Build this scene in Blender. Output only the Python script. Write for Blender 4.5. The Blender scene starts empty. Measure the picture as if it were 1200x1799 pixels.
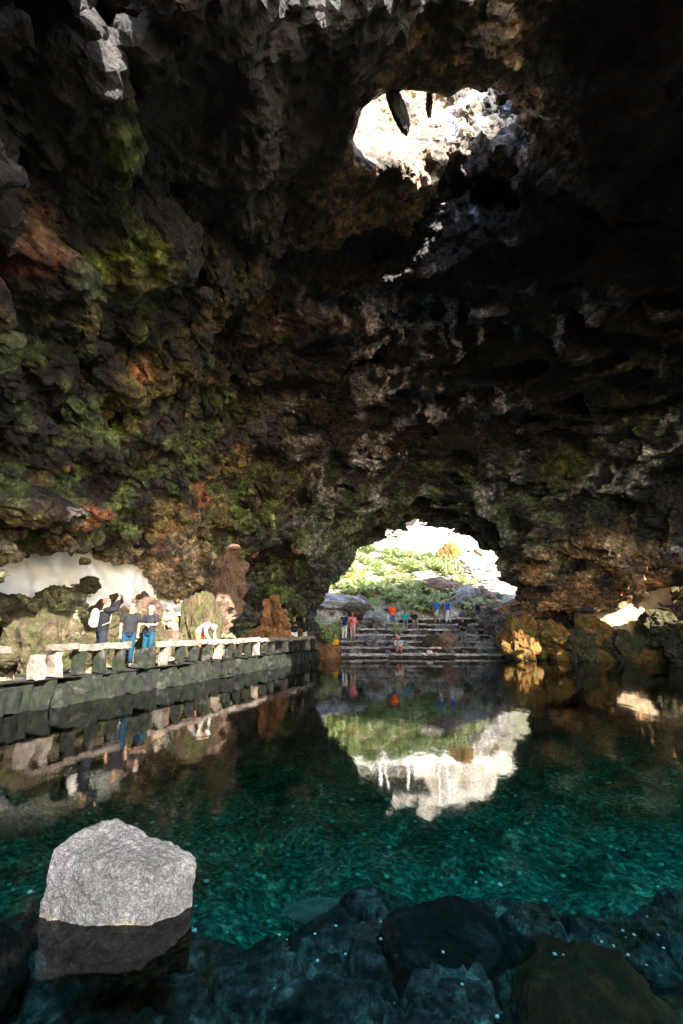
import bpy, bmesh, math, random
import numpy as np
from mathutils import Vector, Matrix, noise as mnoise

random.seed(7)
scn = bpy.context.scene
COL = scn.collection
R = math.radians
F = np.float32

# ---------------------------------------------------------------- noise
_rng = np.random.RandomState(11)
PERM = _rng.permutation(256).astype(np.int32)
PERM = np.concatenate([PERM, PERM, PERM])
GRAD = _rng.normal(size=(256, 3)).astype(F)
GRAD /= np.linalg.norm(GRAD, axis=1)[:, None]
RV = _rng.rand(256, 3).astype(F)

def pn(x, y, z):
    """gradient noise, about -1..1"""
    xi = np.floor(x).astype(np.int32); yi = np.floor(y).astype(np.int32); zi = np.floor(z).astype(np.int32)
    xf = (x - xi).astype(F); yf = (y - yi).astype(F); zf = (z - zi).astype(F)
    xi &= 255; yi &= 255; zi &= 255
    u = xf*xf*xf*(xf*(xf*6-15)+10); v = yf*yf*yf*(yf*(yf*6-15)+10); w = zf*zf*zf*(zf*(zf*6-15)+10)
    def g(dx, dy, dz):
        h = PERM[PERM[PERM[xi+dx]+yi+dy]+zi+dz]
        G = GRAD[h]
        return G[..., 0]*(xf-dx) + G[..., 1]*(yf-dy) + G[..., 2]*(zf-dz)
    a = g(0,0,0); a = a + u*(g(1,0,0)-a)
    b = g(0,1,0); b = b + u*(g(1,1,0)-b)
    c = g(0,0,1); c = c + u*(g(1,0,1)-c)
    d = g(0,1,1); d = d + u*(g(1,1,1)-d)
    a = a + v*(b-a); c = c + v*(d-c)
    return (a + w*(c-a))*1.5

def fbm(x, y, z, s, o=4, seed=0., gain=.5):
    t = 0; a = 1.; f = 1./s
    for i in range(o):
        t = t + a*pn(x*f+seed+i*17.3, y*f+seed*1.7+i*5.1, z*f-seed+i*9.7)
        a *= gain; f *= 2.03
    return t

def billow(x, y, z, s, o=3, seed=0., gain=.5):
    """0 in the creases, rising to the lumps"""
    t = 0; a = 1.; f = 1./s
    for i in range(o):
        t = t + a*np.abs(pn(x*f+seed+i*13.3, y*f+seed*1.3+i*7.1, z*f-seed+i*3.7))
        a *= gain; f *= 2.1
    return t

def worley(x, y, z, s, seed=0):
    """F1, F2 and a per-cell random"""
    x = x/s; y = y/s; z = z/s
    xi = np.floor(x).astype(np.int32); yi = np.floor(y).astype(np.int32); zi = np.floor(z).astype(np.int32)
    f1 = np.full(x.shape, 9., F); f2 = f1.copy(); idx = np.zeros(x.shape, np.int32)
    for dx in (-1, 0, 1):
        for dy in (-1, 0, 1):
            for dz in (-1, 0, 1):
                cx = xi+dx; cy = yi+dy; cz = zi+dz
                h = PERM[PERM[PERM[(cx+seed) & 255]+(cy & 255)]+(cz & 255)]
                r = RV[h]
                d = np.sqrt((cx+r[..., 0]-x)**2 + (cy+r[..., 1]-y)**2 + (cz+r[..., 2]-z)**2).astype(F)
                n = d < f1
                f2 = np.where(n, f1, np.minimum(f2, d)); idx = np.where(n, h, idx); f1 = np.where(n, d, f1)
    return f1, f2, RV[idx, 1]

def sstep(a, b, x):
    t = np.clip((x-a)/(b-a), 0, 1)
    return t*t*(3-2*t)

def smin(a, b, k):
    h = np.clip(.5+.5*(b-a)/k, 0, 1)
    return b+(a-b)*h - k*h*(1-h)

def lerp(a, b, t):
    return a+(b-a)*t

# ---------------------------------------------------------------- object helpers
def tag(o, label=None, cat=None, group=None, kind=None):
    if label: o['label'] = label
    if cat: o['category'] = cat
    if group: o['group'] = group
    if kind: o['kind'] = kind
    return o

def link(name, me, mat=None, parent=None, loc=None):
    o = bpy.data.objects.new(name, me)
    COL.objects.link(o)
    if mat is not None and me is not None: me.materials.append(mat)
    if parent is not None: o.parent = parent
    if loc is not None: o.location = loc
    return o

def np_mesh(name, V, Q, smooth=True, col=None):
    me = bpy.data.meshes.new(name)
    V = np.asarray(V, F); Q = np.asarray(Q, np.int32); k = Q.shape[1]
    me.vertices.add(len(V)); me.vertices.foreach_set('co', V.ravel())
    me.loops.add(Q.size); me.loops.foreach_set('vertex_index', Q.ravel())
    me.polygons.add(len(Q)); me.polygons.foreach_set('loop_start', np.arange(0, Q.size, k, dtype=np.int32))
    me.polygons.foreach_set('use_smooth', np.full(len(Q), smooth))
    if col is not None:
        at = me.color_attributes.new('col', 'FLOAT_COLOR', 'POINT')
        c4 = np.ones((len(V), 4), F); c4[:, :3] = col
        at.data.foreach_set('color', c4.ravel())
    me.update(calc_edges=True)
    return me

def grid_faces(nu, nv):
    i = np.arange(nu*nv).reshape(nu, nv)
    return np.stack([i[:-1, :-1], i[1:, :-1], i[1:, 1:], i[:-1, 1:]], -1).reshape(-1, 4)

def empty(name, loc=(0, 0, 0), rz=0.):
    o = bpy.data.objects.new(name, None); COL.objects.link(o)
    o.empty_display_size = .2
    o.location = loc; o.rotation_euler = (0, 0, rz)
    return o

def bm_obj(name, bm, mat=None, parent=None, smooth=False, loc=None):
    me = bpy.data.meshes.new(name)
    if smooth:
        for f in bm.faces: f.smooth = True
    bm.to_mesh(me); bm.free()
    return link(name, me, mat, parent, loc)

# ---------------------------------------------------------------- camera
PITCH = R(14.6); CAMZ = 1.55
cam = bpy.data.cameras.new('camera'); cam.sensor_fit = 'VERTICAL'; cam.sensor_height = 36.; cam.lens = 16.
cam.clip_start = .05; cam.clip_end = 2000
camo = link('camera', cam, loc=(0, 0, CAMZ)); camo.rotation_euler = (R(90)+PITCH, 0, 0)
scn.camera = camo

def ray(px, py):
    xc = (px-600)/800.; yc = (900-py)/800.
    return Vector((xc, math.cos(PITCH)-yc*math.sin(PITCH), math.sin(PITCH)+yc*math.cos(PITCH)))
def at_y(px, py, Y):
    d = ray(px, py); t = Y/d.y
    return Vector((d.x*t, Y, CAMZ+d.z*t))
def at_z(px, py, Z=0.):
    d = ray(px, py); t = (Z-CAMZ)/d.z
    return Vector((d.x*t, d.y*t, Z))

# ---------------------------------------------------------------- light
SUN_DIR = Vector((-.42, .76, -.49)).normalized()      # the way the light travels
w = bpy.data.worlds.new('World'); scn.world = w; w.use_nodes = True
nt = w.node_tree
sky = nt.nodes.new('ShaderNodeTexSky'); sky.sky_type = 'NISHITA'; sky.sun_disc = False
elev = math.asin(-SUN_DIR.z)
sky.sun_elevation = elev
sky.sun_rotation = math.atan2(-SUN_DIR.x, -SUN_DIR.y)
bg = nt.nodes['Background']; nt.links.new(sky.outputs[0], bg.inputs[0]); bg.inputs[1].default_value = SKYS = .15
sl = bpy.data.lights.new('sun', 'SUN'); sl.energy = 5.; sl.angle = R(.5); sl.color = (1, .94, .85)
so = link('sun', sl, loc=(10, -20, 40)); so.rotation_euler = (-SUN_DIR).to_track_quat('Z', 'Y').to_euler()
scn.view_settings.view_transform = 'Standard'; scn.view_settings.look = 'None'
scn.view_settings.exposure = 3.0; scn.view_settings.gamma = 1
cy = scn.cycles
cy.max_bounces = 10; cy.diffuse_bounces = 3; cy.glossy_bounces = 3; cy.transmission_bounces = 4; cy.transparent_max_bounces = 12; cy.volume_bounces = 0
cy.use_denoising = True
try: cy.denoiser = 'OPENIMAGEDENOISE'
except Exception: pass
cy.sample_clamp_indirect = 4.; cy.caustics_reflective = False; cy.caustics_refractive = False

# ---------------------------------------------------------------- materials
class NB:
    def __init__(s, name):
        s.m = bpy.data.materials.new(name); s.m.use_nodes = True
        s.t = s.m.node_tree; s.b = s.t.nodes['Principled BSDF']; s.out = s.t.nodes['Material Output']
    def n(s, typ, **kw):
        x = s.t.nodes.new('ShaderNode'+typ)
        for k, v in kw.items():
            if k.startswith('i_'):
                key = k[2:]; x.inputs[int(key) if key.isdigit() else key].default_value = v
            else: setattr(x, k, v)
        return x
    def l(s, a, b): s.t.links.new(a, b)
    def noise(s, scale, detail=6, rough=.6, dist=0., vec=None, typ='FBM'):
        x = s.n('TexNoise'); x.noise_type = typ
        x.inputs['Scale'].default_value = scale; x.inputs['Detail'].default_value = detail
        x.inputs['Roughness'].default_value = rough; x.inputs['Distortion'].default_value = dist
        s.l(vec if vec else s.co(), x.inputs['Vector'])
        return x.outputs['Fac']
    def co(s):
        if not hasattr(s, '_co'): s._co = s.n('TexCoord').outputs['Object']
        return s._co
    def ramp(s, fac, stops, interp='LINEAR'):
        x = s.n('ValToRGB'); x.color_ramp.interpolation = interp
        el = x.color_ramp.elements
        while len(el) > 1: el.remove(el[0])
        for i, (p, c) in enumerate(stops):
            e = el[0] if i == 0 else el.new(p)
            e.position = p; e.color = (*c, 1) if len(c) == 3 else c
        s.l(fac, x.inputs[0]); return x.outputs[0]
    def mix(s, fac, a, b, mode='MIX'):
        x = s.n('Mix'); x.data_type = 'RGBA'; x.blend_type = mode
        for v, i in ((fac, 0), (a, 6), (b, 7)):
            if hasattr(v, 'links') or hasattr(v, 'is_linked'): s.l(v, x.inputs[i])
            else: x.inputs[i].default_value = v if i == 0 else (*v, 1)
        return x.outputs[2]
    def math(s, op, a, b=None):
        x = s.n('Math', operation=op)
        for v, i in ((a, 0), (b, 1)):
            if v is None: continue
            if hasattr(v, 'is_linked'): s.l(v, x.inputs[i])
            else: x.inputs[i].default_value = v
        return x.outputs[0]
    def bump(s, h, strength=.6, dist=.05, normal=None):
        x = s.n('Bump'); x.inputs['Strength'].default_value = strength; x.inputs['Distance'].default_value = dist
        s.l(h, x.inputs['Height'])
        if normal: s.l(normal, x.inputs['Normal'])
        return x.outputs[0]
    def fin(s, col=None, rough=.85, spec=.3, normal=None):
        if col is not None:
            if hasattr(col, 'is_linked'): s.l(col, s.b.inputs['Base Color'])
            else: s.b.inputs['Base Color'].default_value = (*col, 1)
        if hasattr(rough, 'is_linked'): s.l(rough, s.b.inputs['Roughness'])
        else: s.b.inputs['Roughness'].default_value = rough
        s.b.inputs['Specular IOR Level'].default_value = spec
        if normal is not None: s.l(normal, s.b.inputs['Normal'])
        return s.m

def rock_attr_mat(name, bumpd=.06, fine=3., contrast=(.45, 1.5), rough=.8, spec=.35, wet=.2):
    """colour from the mesh's mineral map, broken up by fine noise"""
    b = NB(name)
    a = b.n('Attribute'); a.attribute_name = 'col'
    n1 = b.noise(fine, 9, .68, .4)
    k = b.ramp(n1, [(.36, (contrast[0],)*3), (.5, (.85,)*3), (.64, (contrast[1],)*3)])
    c = b.mix(1., a.outputs['Color'], k, 'MULTIPLY')
    c = b.mix(1., c, b.ramp(b.noise(fine*4.2, 5, .7), [(.38, (.45,)*3), (.5, (1,)*3), (.62, (1.7,)*3)]), 'MULTIPLY')
    n2 = b.noise(fine*1.1, 10, .7, .8)
    v = b.n('TexVoronoi'); v.feature = 'F1'; v.inputs['Scale'].default_value = fine*1.6
    nn = b.n('TexNoise'); nn.inputs['Scale'].default_value = 1.2; b.l(b.co(), nn.inputs['Vector'])
    vm = b.n('VectorMath', operation='MULTIPLY_ADD'); b.l(nn.outputs['Color'], vm.inputs[0]); vm.inputs[1].default_value = (.7,)*3; b.l(b.co(), vm.inputs[2])
    b.l(vm.outputs[0], v.inputs['Vector'])
    h = b.math('ADD', b.math('MULTIPLY', n2, 1.6), b.math('MULTIPLY', v.outputs['Distance'], -.5))
    nb = b.bump(h, 1., bumpd)
    rr = b.ramp(b.noise(fine*.35, 5, .6, .2), [(.42, (rough-wet,)*3), (.6, (rough,)*3)])
    return b.fin(c, rr, spec, nb)
# ================================================================ the cave
PA = np.array([-6.4, 9.2]); PB = np.array([-1.3, 26.]); PD = (PB-PA)/np.linalg.norm(PB-PA); PNL = np.array([-PD[1], PD[0]])
def path_s(x, y):      # distance to the left of the pool's left edge
    return (x-PA[0])*PNL[0] + (y-PA[1])*PNL[1]
def path_t(x, y):
    return (x-PA[0])*PD[0] + (y-PA[1])*PD[1]
def path_pt(t, s):
    p = PA + PD*t + PNL*s
    return float(p[0]), float(p[1])
PTOP = .58; PWID = 1.35

def ell(x, y, z, c, r):
    rx = r[0] if not isinstance(r[0], tuple) else np.where(x < c[0], r[0][0], r[0][1])
    ax = (x-c[0])/rx; ay = (y-c[1])/r[1]; az = (z-c[2])/r[2]
    k0 = np.sqrt(ax*ax+ay*ay+az*az)
    k1 = np.sqrt((ax/rx)**2+(ay/r[1])**2+(az/r[2])**2)+1e-6
    return k0*(k0-1)/k1

def floor_h(x, y):
    s = path_s(x, y)
    left = np.where(s > .45, .40 + np.clip(s-PWID, 0, 3.2)*.75, -6.)
    r = y-(26.6-.05*(x-10))
    right = np.where((x > 9.6) & (x < 40) & (r > -.6), -.1+np.clip(r, -.6, 4)*.8, -6.)
    back = np.where(y < 1.2, .1+np.clip(1.2-y, 0, 3)*.1, -6.)
    return np.maximum(np.maximum(left, right), back)

def cave_sdf(x, y, z):
    """negative in the air"""
    f = ell(x, y, z, (5., 12., -1.), ((13., 16.4), 17., 14.2))
    # tunnel mouth towards the garden
    ax = np.abs(x-5.1)/6.65; az = np.abs(z+.2)/8.95
    k0 = (ax**2.25+az**2.25)**(1/2.25)
    tun = np.maximum((k0-1)*6.6, np.maximum(22-y, y-33))
    f = smin(f, tun, .8)
    # alcoves
    f = smin(f, ell(x, y, z, (-7.5, 14.2, 1.2), (3.2, 5.0, 3.5)), .5)
    f = smin(f, ell(x, y, z, (-4.9, 24.8, 2.5), (3.2, 2.5, 4.7)), .5)
    f = smin(f, ell(x, y, z, (17.5, 25.5, 1.2), (5.0, 3.6, 2.6)), .4)
    f = smin(f, ell(x, y, z, (12.5, 26.8, 1.6), (2.6, 2.6, 1.5)), .3)
    # bell under the skylight and the shaft
    f = smin(f, ell(x, y, z, (3.5, 8.5, 11.5), (2.3, 1.8, 2.7)), .6)
    zt = np.clip(z-12.2, 0, 9); rr = 1.12+zt*.42
    yy = y-7.45-.22*(x-1.)+.08*zt
    q = (np.abs((x-1.3-.12*zt)/np.where(x > 1.3, 1.02+.25*zt, 1.02))**3.5+np.abs(yy/np.where(yy > 0, np.maximum(.82-.03*zt, .5), .80+.22*zt))**3.5)**(1/3.5)
    f = smin(f, np.maximum((q-rr)*.9, 9.5-z), .3)
    # pits open to the sky: behind the camera and beyond the mouth
    fl = np.clip(z-9, 0, 20)*.12
    pit = np.maximum(np.sqrt((x-3.)**2+(y+7.8)**2)-12.-fl, -1-z)
    f = smin(f, pit, 1.)
    f = smin(f, np.maximum(np.sqrt((x-16.)**2+(y-1.5)**2)-6.6-fl, 1.5-z), 1.)  # added opening right of the frame, brings light to the right side
    f = smin(f, np.maximum(np.sqrt((x-22.)**2+(y-8.8)**2)-6.2-fl, 3.5-z), .8)  # second made-up opening out of view, for sun on the right bank
    # added slanting shaft outside the frame, lets sun onto the right bank
    ts = np.clip((x-16.)*.42-(y-26.5)*.76+(z-2.2)*.49, 3.5, 24)
    f = smin(f, np.sqrt((x-16.-.42*ts)**2+(y-26.5+.76*ts)**2+(z-2.2-.49*ts)**2)-2.5, .4)
    g = np.maximum(np.maximum(np.abs(x-6)-15., np.maximum(29.6-y, y-65.)), -8-z)
    f = smin(f, g, .6)
    return f

def build_cave():
    h = .145
    x0, x1, y0, y1, z0, z1 = -13.4, 22.6, -6., 37., -1.2, 20.6
    X = np.arange(x0, x1, h, dtype=F); Y = np.arange(y0, y1, h, dtype=F); Z = np.arange(z0, z1, h, dtype=F)
    nx, ny, nz = len(X), len(Y), len(Z)
    G = np.empty((nx, ny, nz), F)
    for i in range(0, nx, 20):
        gx, gy, gz = np.meshgrid(X[i:i+20], Y, Z, indexing='ij')
        f = cave_sdf(gx, gy, gz).astype(F)
        f = np.maximum(f, floor_h(gx, gy)-gz)
        m = np.abs(f) < 2.0
        a, b, c = gx[m], gy[m], gz[m]
        wx = a+.9*pn(a/3.1, b/3.1, c/3.1+7); wy = b+.9*pn(a/3.1+31, b/3.1, c/3.1); wz = c*1.25+.7*pn(a/3.1, b/3.1+57, c/3.1)
        amp = np.where(c < 1.2, .45, 1.)*np.where(b > 24, .6, 1.)*(1-.8*np.exp(-((a-1.3)**2+(b-7.5)**2)/6.)*(c > 9.5))
        left = sstep(2., -3., a)*sstep(13., 9., c)
        bl = billow(wx, wy, wz, 2.3, 2, 9.)-.42
        d = .8*fbm(wx, wy, wz, 4.6, 2, 3.) + bl*(1.35*left-.28*(1-left))
        f1, f2, rc = worley(wx*.8, (wy-.5*wz)*.75, (wz+.45*wy)*1.5, 1.6, 3)
        d += (.2+.75*left)*(.55-f1)+(.2+.65*left)*(rc-.5)*sstep(0, .2, f2-f1)
        d += .28*(billow(wx, wy, wz*1.4, .95, 2, 21.)-.4)*(1.45*left-.45)
        rdg = .5-np.abs(pn(wx*.2+2, (wy+.7*wz)*.5, (wz-.4*wy)*.42+11))*2.4
        rd2 = .5-np.abs(pn(wx*.42+22, (wy+.7*wz)*1.1, (wz-.4*wy)*.8+31))*2.4
        d += (1-.8*left)*sstep(7, 12, b)*(1.15*rdg+.42*rd2)
        fl = np.exp(-((a-3.7)/1.5)**2-((b-8.9)/2.)**2)*sstep(9, 10.5, c)
        d += fl*.55*(.5-np.abs(pn(a*1.9+.3*c, b*1.9, c*.45+5))*2.2)
        d = d*amp
        f[m] = f[m]+d
        G[i:i+20] = f
    S = G < 0
    # surface nets
    c = np.zeros((nx-1, ny-1, nz-1), np.int8)
    for dx in (0, 1):
        for dy in (0, 1):
            for dz in (0, 1):
                c += S[dx:nx-1+dx, dy:ny-1+dy, dz:nz-1+dz]
    act = (c > 0) & (c < 8)
    I = np.argwhere(act)
    idx = np.full(act.shape, -1, np.int32); idx[act] = np.arange(len(I))
    acc = np.zeros((len(I), 3), F); cnt = np.zeros(len(I), F)
    corners = [(a, b, d) for a in (0, 1) for b in (0, 1) for d in (0, 1)]
    for p in corners:
        for ax in range(3):
            if p[ax] == 1: continue
            q = list(p); q[ax] = 1
            va = G[I[:, 0]+p[0], I[:, 1]+p[1], I[:, 2]+p[2]]; vb = G[I[:, 0]+q[0], I[:, 1]+q[1], I[:, 2]+q[2]]
            m = (va < 0) != (vb < 0)
            t = np.where(m, va/(va-vb+1e-12), 0)
            pt = np.repeat(np.array([p], F), len(I), 0); pt[:, ax] = t
            acc += pt*m[:, None]; cnt += m
    V = (I+acc/cnt[:, None])*h+np.array([x0, y0, z0], F)
    Q = []
    for ax in range(3):
        sl_a = [slice(1, n-1) for n in (nx, ny, nz)]; sl_b = list(sl_a)
        sl_a[ax] = slice(0, (nx, ny, nz)[ax]-1); sl_b[ax] = slice(1, (nx, ny, nz)[ax])
        A = S[tuple(sl_a)]; B = S[tuple(sl_b)]
        E = np.argwhere(A != B)
        if not len(E): continue
        inside = A[E[:, 0], E[:, 1], E[:, 2]]
        u, v = (ax+1) % 3, (ax+2) % 3
        E = E.copy()
        for k in range(3):
            if k != ax: E[:, k] += 1
        def cell(du, dv):
            C = E.copy(); C[:, u] -= du; C[:, v] -= dv
            return idx[C[:, 0], C[:, 1], C[:, 2]]
        q = np.stack([cell(1, 1), cell(0, 1), cell(0, 0), cell(1, 0)], 1)
        q[inside] = q[inside][:, ::-1]
        Q.append(q)
    Q = np.concatenate(Q); Q = Q[(Q >= 0).all(1)]
    return V, Q

def subdivide(V, Q):
    n = len(V)
    e = np.concatenate([np.stack([Q[:, i], Q[:, (i+1) % 4]], 1) for i in range(4)])
    es = np.sort(e, 1).astype(np.int64); key = es[:, 0]*n+es[:, 1]
    uk, inv = np.unique(key, return_inverse=True)
    em = (V[uk//n]+V[uk % n])*.5
    fm = V[Q].mean(1)
    m = len(Q); k = inv.reshape(4, m)+n; f = np.arange(m)+n+len(uk)
    VV = np.concatenate([V, em, fm]).astype(F)
    QQ = np.concatenate([np.stack([Q[:, i], k[i], f, k[(i+3) % 4]], 1) for i in range(4)])
    return VV, QQ

def vnormals(V, Q):
    a = V[Q[:, 2]]-V[Q[:, 0]]; b = V[Q[:, 3]]-V[Q[:, 1]]
    fn = np.cross(a, b)
    N = np.zeros_like(V)
    for i in range(4):
        for k in range(3):
            N[:, k] += np.bincount(Q[:, i], fn[:, k], len(V))
    return N/(np.linalg.norm(N, axis=1)[:, None]+1e-9)

def mixc(c, col, m):
    return c+(np.array(col, F)-c)*np.clip(m, 0, 1)[:, None]

def cave_colour(V, N):
    x, y, z = V.T
    n1 = fbm(x, y, z, 2.6, 4, 2.); n2 = fbm(x, y, z, 1.2, 4, 40.); n3 = fbm(x, y, z, 5., 3, 71.)
    c = mixc(np.tile(np.array((.014, .0105, .009), F), (len(V), 1)), (.004, .0038, .004), sstep(-.3, .5, n1))
    c = mixc(c, (.034, .014, .008), sstep(.1, .7, n3)*.7)                                  # rusty lava
    left = sstep(.5, -4., x)*sstep(4, 8, y)*sstep(13., 5., z)
    c = mixc(c, (.075, .10, .026), left*sstep(-.15, .35, n2+.3*n3)*.9)                       # algae on the left wall
    c = mixc(c, (.17, .125, .04), left*sstep(.1, .55, n1-.3*n2)*.8)
    c = mixc(c, (.30, .10, .05), left*sstep(.5, .8, fbm(x, y, z, 2., 3, 5.))*.8)
    arch = sstep(20, 25, y)*sstep(3.5, 6, z)
    c = mixc(c, (.085, .11, .055), arch*sstep(-.3, .4, n2)*.8)
    # pale mineral crusts on mid roof, tinted cool to paint in wet highlights
    cen = np.exp(-((x-4.5)/5.)**2)*sstep(9, 13, y)*sstep(27, 22, y)
    wx = x+.7*n2; wy = y+.7*n1
    vein = 1-np.abs(pn(wx/1.1+3, wy/2.2, z/1.3+n1*.5))*3.2
    patch = sstep(-.15, .35, fbm(x, y, z, 2.8, 3, 13.))
    crust = sstep(.1, .6, vein+.8*n2)*patch
    c = mixc(c, (.54, .52, .64), cen*crust*.95)
    rt = sstep(10, 14, x)*sstep(4, 6, z)*sstep(12, 9, z)
    c = mixc(c, (.6, .55, .48), rt*crust*.9)
    # orange rock low on the right
    org = sstep(9.2, 11.5, x)*sstep(8., 4.5, z)*sstep(14, 19, y)
    c = mixc(c, (.27, .135, .045), org*sstep(-.5, .4, n1+.4*n2)*.9)
    c = mixc(c, (.42, .30, .17), org*sstep(.35, .8, n2)*.6)
    c = mixc(c, (.10, .10, .03), sstep(9, 12, x)*sstep(6, 10, z)*sstep(0, .6, n1)*.8)
    # left bank and pier
    bank = sstep(-.2, .6, path_s(x, y))*sstep(4.6, 3.6, z)*sstep(19, 17, y)*(y > 6)
    c = mixc(c, lerp(np.array((.17, .13, .075), F), np.array((.09, .09, .04), F), sstep(-.3, .4, n1)[:, None]), bank*.9)
    pier = np.exp(-((y-17.5)/1.6)**2)*sstep(-1, -2.5, x)*sstep(6, 4.5, z)
    c = mixc(c, (.30, .21, .14), pier*sstep(-.5, .3, n2))
    # the shaft of the skylight and its right flank
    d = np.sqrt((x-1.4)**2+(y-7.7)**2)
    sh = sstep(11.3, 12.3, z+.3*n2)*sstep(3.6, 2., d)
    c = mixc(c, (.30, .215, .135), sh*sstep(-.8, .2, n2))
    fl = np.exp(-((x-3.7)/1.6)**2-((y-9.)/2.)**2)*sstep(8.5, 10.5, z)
    c = mixc(c, (.44, .46, .56), fl*sstep(2.3, 3., x)*sstep(.1, .5, n2+.6*(.4-np.abs(pn(x*2.4, y*2.4, z*.5))*2)))  # pale blue streaks paint the skylight's glow onto the flank
    c = mixc(c, (.02, .022, .018), sstep(.12, -.05, z)*(y < 30))                               # wet and weedy below the water
    c = mixc(c, (.12, .17, .03), np.exp(-((x-2.6)/.35)**2-((z-8.6)/.7)**2)*sstep(7.5, 8.5, y)*sstep(12, 10, y)*sstep(-.2, .3, n2))
    c = mixc(c, (.16, .22, .02), sstep(-2., -4., x)*sstep(8, 6.5, y)*sstep(6.5, 8, z)*sstep(.05, .45, n1)*.8)
    c = mixc(c, (.006, .0055, .006), sstep(9., 7., y)*sstep(7.5, 9.5, z)*sstep(.3, -1.5, x)*sstep(-.45, .1, n2)*.85)      # near-black painted on in patches to dim the sunlit rim
    # garden pit walls
    c = mixc(c, (.30, .22, .15), sstep(31, 33, y)*sstep(-.6, .3, n1))
    return c

V, Q = build_cave()
Q = Q[~((V[Q[:, 0], 1] > 28.6) & (V[Q[:, 0], 2] > 9.8))]      # rock over the mouth cut low so sun reaches the garden
V, Q = subdivide(V, Q)
N = vnormals(V, Q)
x, y, z = V.T
f1, f2, rc = worley(x+.3*pn(x*1.5, y*1.5, z*1.5), (y-.5*z)*.7, (z+.45*y)*1.6+.3*pn(x*1.5+9, y*1.5, z*1.5), .62)
lf = sstep(1., -5., x)
g1, g2, rg = worley(x+.12*pn(x*2, y*2, z*2), y, z*1.6+.12*pn(x*2, y*2+9, z*2), .33, 8)
det = (.09*(.5-f1)+.24*(rc-.5)*sstep(0, .15, f2-f1)-.07*sstep(.14, 0, f2-f1))*(.3+.9*lf)+.05*(rg-.5)+.05*(.5-g1) + .09*fbm(x, y, z*1.5, .5, 3, 33.)
calm = np.exp(-((x-1.3)**2+(y-7.5)**2)/3.)*(z > 10)
det = det + .065*(.35-billow(x, (y-.4*z)*.8, (z+.4*y)*1.4, .42, 3, 4.))*(1-.5*lf) + .05*pn(x*6.5, y*6.5, z*8.)
near = sstep(9., 7., y)*sstep(6, 8, z)
det = det*(1-.55*near)+near*(.10*(.4-billow(x, y, z, .5, 3, 14.))+.07*fbm(x, y, z, .3, 2, 51.))
det = det*(1-.6*calm)
V = V+N*det[:, None].astype(F)
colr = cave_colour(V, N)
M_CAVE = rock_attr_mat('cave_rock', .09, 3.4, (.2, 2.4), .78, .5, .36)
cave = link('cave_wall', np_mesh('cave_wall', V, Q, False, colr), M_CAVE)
tag(cave, kind='structure')
print('cave verts', len(V))
# ================================================================ pool bed and water
def bed_h(x, y):
    e = .18*np.sin(x*2.1+.4)+.10*np.sin(x*4.3+1.)+.2*np.sin(x*.9)
    shelf = sstep(6.0+e, 4.3+e, y-.03*x)
    deep = -1.9-.5*sstep(6, 14, y)
    q = np.sqrt(((x-5)/np.where(x < 5, 13., 16.4))**2+((y-12)/17)**2)
    deep = lerp(deep, -.7, sstep(.80, .96, q))
    return lerp(deep, -.68, shelf)
def build_bed(x0, x1, y0, y1, h, detail):
    X, Y = np.meshgrid(np.arange(x0, x1+h/2, h, dtype=F), np.arange(y0, y1+h/2, h, dtype=F), indexing='ij')
    Zb = bed_h(X, Y)
    zz = np.zeros_like(X)
    shelf = sstep(-2., -.6, Zb)
    wx = X+.12*pn(X*2, Y*2, zz); wy = Y+.12*pn(X*2+9, Y*2, zz)
    f1, f2, rc = worley(wx, wy*1.2, zz+.5, .55)
    crack = sstep(.0, .16, f2-f1)
    Z = Zb + .22*fbm(X, Y, zz, 1.6, 3, 4.)*np.where(shelf > .5, .35, 1.4)
    g1, g2, gr = worley(X+.05*pn(X*5, Y*5, zz), Y*1.1, zz+.2, .21, 5)
    Z = Z + shelf*((rc-.5)*.08-.13*(1-crack)+(gr-.5)*.045*sstep(0, .12, g2-g1)-.03*sstep(.1, 0, g2-g1)+.035*(rc-.5)*(np.sin(X*7*rc)+np.sin(Y*6*(1-rc)))) + .02*fbm(X, Y, zz, .25, 3, 8.)
    Z = np.where(Y < 1.6, Z+(1.6-Y)*.25, Z)
    V = np.stack([X, Y, Z], -1).reshape(-1, 3)
    n1 = fbm(*V.T, .9, 4, 2.); n2 = fbm(*V.T, .4, 4, 12.)
    c = np.tile(np.array((.24, .27, .24), F), (len(V), 1))
    c = mixc(c, (.09, .11, .085), sstep(-.1, .5, n1)*.9)
    c = mixc(c, (.55, .55, .5), sstep(.45, .7, n2)*.8)
    s = shelf.ravel()
    cs = mixc(np.tile(np.array((.07, .07, .064), F), (len(V), 1)), (.008, .0075, .007), sstep(-.3, .4, n1))
    cs = mixc(cs, (.15, .16, .15), sstep(.15, .55, fbm(*V.T, .55, 4, 44.))*.8)  # paler patches paint a watery sheen onto the near slabs
    cs = mixc(cs, (.10, .05, .02), sstep(-.1, .5, n2)*.8*sstep(.6, 2, V[:, 0]))
    c = c+(cs-c)*s[:, None]
    return V, grid_faces(*X.shape), c
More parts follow.
